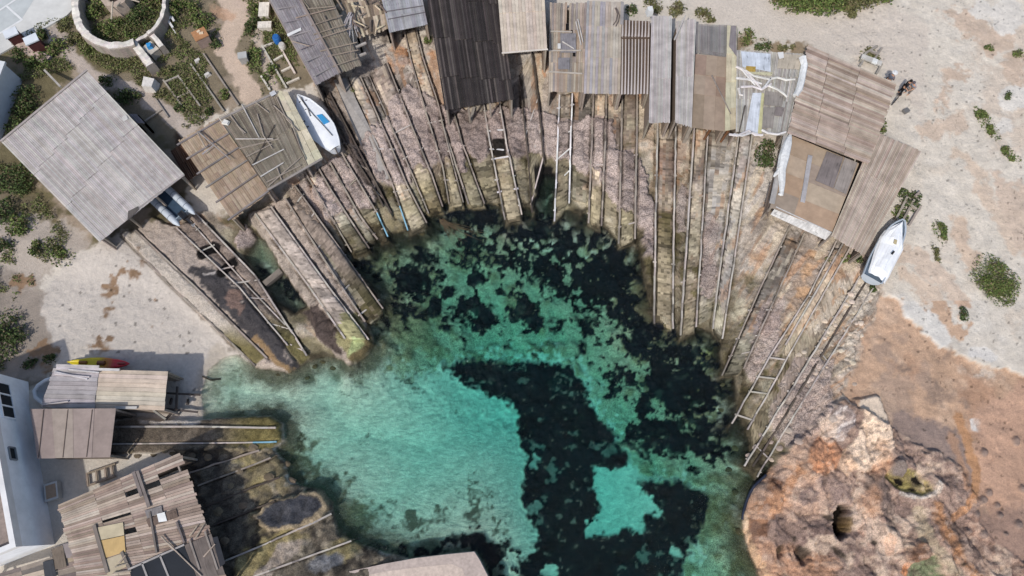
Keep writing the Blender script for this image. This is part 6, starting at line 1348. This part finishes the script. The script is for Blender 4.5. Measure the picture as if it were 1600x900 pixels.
# ------------------------------------------------------------------ plants
LEAF = dict(dk=[(.06,.085,.03),(.066,.096,.03),(.085,.118,.036),(.04,.062,.022),(.12,.10,.055)], md=[(.095,.135,.036),(.125,.165,.046),(.15,.18,.056),(.072,.10,.032),(.15,.12,.065)], ol=[(.12,.125,.05),(.15,.145,.06),(.095,.10,.042),(.17,.145,.075)], gr=[(.04,.06,.035),(.055,.08,.045),(.075,.1,.055)])
def leaves(name, pos, size, pal, parent=None, org=None):
    n = len(pos); rn = RNG
    a = rn.normal(size=(n, 3)); a[:, 2] *= .7; a /= np.linalg.norm(a, axis=1)[:, None]; bvec = rn.normal(size=(n, 3)); bvec -= a * (a * bvec).sum(1)[:, None]; bvec /= np.linalg.norm(bvec, axis=1)[:, None]
    sz = size * (0.6 + .8 * rn.random(n))[:, None]; A_ = a * sz; B_ = bvec * sz * .6
    v = np.stack([pos - A_, pos + B_, pos + A_, pos - B_], 1).reshape(-1, 3)
    me = bpy.data.meshes.new(name); me.vertices.add(n * 4); me.vertices.foreach_set('co', v.ravel()); me.loops.add(n * 4); me.loops.foreach_set('vertex_index', np.arange(n * 4, dtype=np.int32)); me.polygons.add(n); me.polygons.foreach_set('loop_start', np.arange(0, n * 4, 4, dtype=np.int32)); me.polygons.foreach_set('loop_total', np.full(n, 4, np.int32))
    pal = np.array(pal); c = pal[rn.integers(0, len(pal), n)] * (0.75 + .6 * rn.random(n))[:, None]; cc = np.ones((n * 4, 4)); cc[:, :3] = np.repeat(c, 4, 0)
    ca = me.color_attributes.new('Col', 'FLOAT_COLOR', 'POINT'); ca.data.foreach_set('color', cc.ravel()); me.update(); me.materials.append(MT['leaf'])
    o = bpy.data.objects.new(name, me); COL.objects.link(o)
    if parent: o.parent = parent
    return o
PXC = .05
def shrub(px, py, rx, ry, hgt, pal, label, group, rot=0, den=620, name='shrub', size=.085, cat='shrub'):
    p = G(px, py); t = thing(name, p, label, cat, group); sc = (up(px + 10, py, p.z) - up(px, py, p.z)).length / 10; a, bb = rx * sc, ry * sc * 1.15
    nl = max(4, int(7 * a * bb)); P = []; n = int(min(7500, max(160, den * a * bb)))
    an = math.radians(-rot)
    for k in range(nl):
        r = math.sqrt(random.random()) * .78; th = random.random() * 6.283; cx0, cy0 = r * math.cos(th) * a, r * math.sin(th) * bb; lr = random.uniform(.28, .5) * min(a, bb) + .08; hz = hgt * (1 - .45 * r * r) * random.uniform(.7, 1.0)
        m = n // nl; d = RNG.normal(size=(m, 3)); d /= np.linalg.norm(d, axis=1)[:, None]; rad = lr * (.5 + .5 * RNG.random(m)) * (1 + .25 * RNG.random(m)); q_ = d * rad[:, None]; q_[:, 2] = q_[:, 2] * (hz / (2 * lr)) + hz * .52
        P.append(q_ + np.array([cx0, cy0, 0]))
    m = n // 4; th = RNG.random(m) * 6.283; r = np.sqrt(RNG.random(m)); P.append(np.stack([np.cos(th) * r * a * 1.05, np.sin(th) * r * bb * 1.05, RNG.random(m) * hgt * .35 + .03], 1))
    P = np.concatenate(P); P[:, 2] = np.maximum(P[:, 2], .02); x = P[:, 0] * math.cos(an) - P[:, 1] * math.sin(an); y = P[:, 0] * math.sin(an) + P[:, 1] * math.cos(an); P[:, 0] = x; P[:, 1] = y
    leaves('foliage', P, size, LEAF[pal], t)
    if hgt > .35:
        b = MB()
        for k in range(3): th = random.random() * 6.28; b.tube([p - Vector((0,0,.1)), p + Vector((math.cos(th) * a * .25, math.sin(th) * bb * .25, hgt * .35)), p + Vector((math.cos(th) * a * .5, math.sin(th) * bb * .5, hgt * .62))], [.05, .035, .012], c8(96,80,64), 5)
        b.build('stem', 'wood', t)
    return t
for args in ((26,285,28,26,1.3,'dk','large dark green shrub left of the big plank roof, just below the grey house'), (10,335,20,22,1.1,'dk','dark shrub on the left edge below the largest shrub by the plank roof'), (36,352,24,16,.9,'md','mid green shrub between the dark left edge shrubs and the beach'), (68,390,20,13,.7,'md','bright green low shrub at the top of the beach, left half of a pair'), (98,402,22,14,.6,'md','bright green low shrub at the top of the beach, right half of a pair'), (8,385,20,14,.8,'dk','dark shrub at the left edge level with the beach top'), (12,525,30,38,1.2,'dk','big almost black shrub on the left edge above the white house'), (45,165,20,30,1.0,'dk','dark shrub in the shade between the grey house and the big plank roof'), (28,200,14,26,.9,'dk','dark shrub hugging the wall of the grey house'), (62,98,26,14,.8,'md','green shrub below the two white capped cabinets'), (35,88,16,11,.7,'dk','small dark green shrub under the left white capped cabinet'), (96,75,18,16,.8,'md','green shrub right of the white capped cabinets'), (60,56,22,8,.6,'dk','flat dark shrub along the edge of the pale court'), (200,155,22,14,.8,'dk','dark shrub behind the upper right edge of the big plank roof'), (170,128,14,9,.7,'dk','small dark shrub at the peak of the big plank roof'), (48,568,9,9,.4,'dk','tiny dark shrub beside the corner of the white house'), (80,562,10,7,.35,'dk','tiny dark shrub at the left tip of the kayak')):
    shrub(*args[:6], args[6], 'shrubs on the left side')
for x, y, rx, ry, hh, pl, lb in ((150,20,16,16,.8,'md','green shrub inside the overgrown ring, left of the well'), (172,46,22,15,.8,'md','largest green shrub inside the overgrown ring, below the well'), (222,32,22,18,.9,'dk','dark green shrub inside the overgrown ring, right of the well'), (240,8,14,16,.9,'md','green shrub inside the overgrown ring against the thin right wall'), (200,55,20,9,.6,'md','low green shrub inside the overgrown ring by the sill'), (134,10,10,12,.6,'ol','olive shrub inside the overgrown ring at its left wall'), (155,-10,18,16,.8,'md','green shrub inside the overgrown ring cut by the picture edge'), (225,-10,20,14,.8,'md','green shrub inside the ring behind the well')): shrub(x, y, rx, ry, hh, pl, lb, 'shrubs inside the round wall')
for x, y, rx, ry, hh, pl, lb in ((105,45,12,10,.6,'ol','olive shrub outside the round wall beside the court'), (122,62,14,11,.6,'ol','yellowish shrub outside the lower left of the round wall'), (140,80,14,10,.6,'md','green shrub below the round wall'), (180,92,18,9,.5,'ol','olive weeds below the middle of the round wall'), (275,18,14,24,1.0,'md','tall green shrub right of the round wall'), (300,10,18,14,.8,'md','green shrub at the top edge left of the orange path'), (318,35,20,14,.8,'md','green shrub left of the brick box'), (338,66,9,14,.6,'dk','dark shrub right of the brick box'), (395,50,12,22,.9,'dk','dark shrub between orange path and pale path'), (398,18,14,13,.8,'md','green shrub at the top between the two paths'), (400,92,12,16,.8,'md','green shrub right of the grey utility box'), (424,118,11,18,.6,'md','green shrub inside the ladder-like frame'), (350,150,8,9,.5,'md','small green shrub between the garden rails'), (328,176,7,6,.4,'dk','tiny dark shrub above the battened roof'), (283,170,7,8,.5,'dk','tiny dark shrub at the end of the left garden rails'), (422,38,14,18,.6,'ol','olive shrub beside the white chests'), (262,112,16,9,.45,'ol','olive weeds right of the spur wall'), (300,128,12,12,.4,'ol','olive weeds inside the garden rails'), (225,125,14,9,.4,'ol','olive weeds left of the limewashed block'), (255,150,14,8,.4,'ol','olive weeds below the limewashed block')): shrub(x, y, rx, ry, hh, pl, lb, 'shrubs of the weedy garden')
for x, y, rx, ry, hh, pl, lb in ((1235,-2,36,26,1.6,'md','large bushy tree top at the top edge, left clump'), (1280,-2,42,30,1.8,'md','large bushy tree top at the top edge, middle clump'), (1330,-8,34,28,1.6,'ol','olive bushy tree top at the top edge, right of middle'), (1366,-10,26,20,1.4,'md','bushy tree top at the top edge, right clump'), (1326,14,10,16,.5,'ol','straggly shrub hanging below the top edge bushes')): shrub(x, y, rx, ry, hh, pl, lb, 'bushes along the top edge', den=1100, size=.10)
for x, y, rx, ry, hh, pl, lb in ((985,18,9,9,.5,'dk','small dark shrub above the silvery plank roof'), (1020,12,14,14,.7,'ol','olive shrub above the narrow grey roof'), (1055,14,13,14,.7,'ol','olive shrub above the dark gap between the narrow roofs'), (1098,26,12,11,.6,'ol','olive shrub above the ribbed grey sheet'), (1108,30,10,7,.4,'ol','thin olive scrub right above the ribbed grey sheet'), (1166,60,13,13,.6,'md','green shrub above the left of the patchwork roof'), (1192,72,16,10,.6,'dk','dark shrub above the middle of the patchwork roof'), (1228,74,18,6,.3,'ol','thin scrub above the right of the patchwork roof'), (1195,246,17,22,1.1,'dk','dark green shrub between the patchwork roof and the plywood roof'), (1358,88,16,12,.3,'ol','thin brown scrub under the old cradle'), (1375,190,8,22,.5,'md','green weeds along the right edge of the rough plank roof'), (1418,314,17,17,.5,'dk','green shrub under the timber cradle by the covered boat'), (1405,335,12,14,.4,'md','green weeds at the bow of the covered boat'), (668,65,6,8,.4,'md','small green plant beside the tarred roof'), (550,142,4,5,.3,'md','tiny green plant on the slipways below the two pitched shed'), (1318,402,13,8,.3,'md','low green weeds at the head of the three railed slipway'), (1338,404,9,8,.35,'dk','dark tuft below the corner of the long narrow roof'), (1362,452,5,5,.25,'dk','tiny tuft at the stern of the covered boat'), (1303,408,12,7,.25,'ol','olive weeds beside the head of the three railed slipway')): shrub(x, y, rx, ry, hh, pl, lb, 'plants around the right hand sheds')
for x, y, rx, ry, hh, pl, lb, ro in ((1541,194,11,28,.35,'md','long narrow green plant cushion on the right hand sand',-22), (1578,242,8,16,.3,'md','narrow green plant cushion near the right edge below the long cushion',-40), (1554,438,31,38,.35,'md','largest round plant cushion on the right hand sand',-15), (1467,362,10,17,.35,'md','small plant cushion between the covered boat and the orange earth',-10), (1505,491,7,11,.3,'dk','small dark plant cushion above the orange clay',0), (1591,86,10,6,.3,'md','small plant cushion at the upper right edge',0), (1545,76,8,5,.25,'md','tiny plant cushion in the upper right corner',20), (1462,395,5,16,.2,'ol','thin olive strip of plants below the small cushion',-10), (1575,150,5,8,.25,'dk','tiny dark plant cushion at the right edge',20)): shrub(x, y, rx, ry, hh, pl, lb, 'plant cushions on the right hand sand', ro, den=1500, size=.06, name='plant_cushion', cat='plant')
# weeds nobody could count: one object
gm = samp(POLY([(60,40),(116,20),(118,-60),(520,-60),(500,90),(430,150),(330,180),(290,220),(150,110),(110,110),(30,130),(10,90)]), U, V); pth = np.maximum.reduce([samp(LINE([(85,50),(112,82),(140,112),(200,140),(240,160),(275,185)], 12), U, V), samp(LINE([(345,-20),(372,30),(350,75),(372,115),(392,150)], 16), U, V), samp(LINE([(400,50),(412,90),(432,140)], 7), U, V)])
gm2 = samp(POLY([(-60,250),(30,260),(110,370),(60,440),(60,560),(-60,600)]), U, V)
ok = np.where((((gm > 0) & (pth < -2) & (n1 + .7 * m2 > -.15)) | ((gm2 > 0) & (n1 + .7 * m2 > .4))) & (Xn > -46) & (Xn < 46) & (Yn < 43))[0]
sel = RNG.choice(ok, 60000); pos = np.stack([Xn[sel] + RNG.normal(0, .06, len(sel)), Yn[sel] + RNG.normal(0, .06, len(sel)), Ht[sel] + .02 + RNG.random(len(sel)) * .16 * (1.2 + n1[sel])], 1)
tag(leaves('ground_cover', pos, .065, LEAF['ol'] + LEAF['md'][:2] + [(.15,.17,.06),(.17,.15,.09)]), kind='stuff')
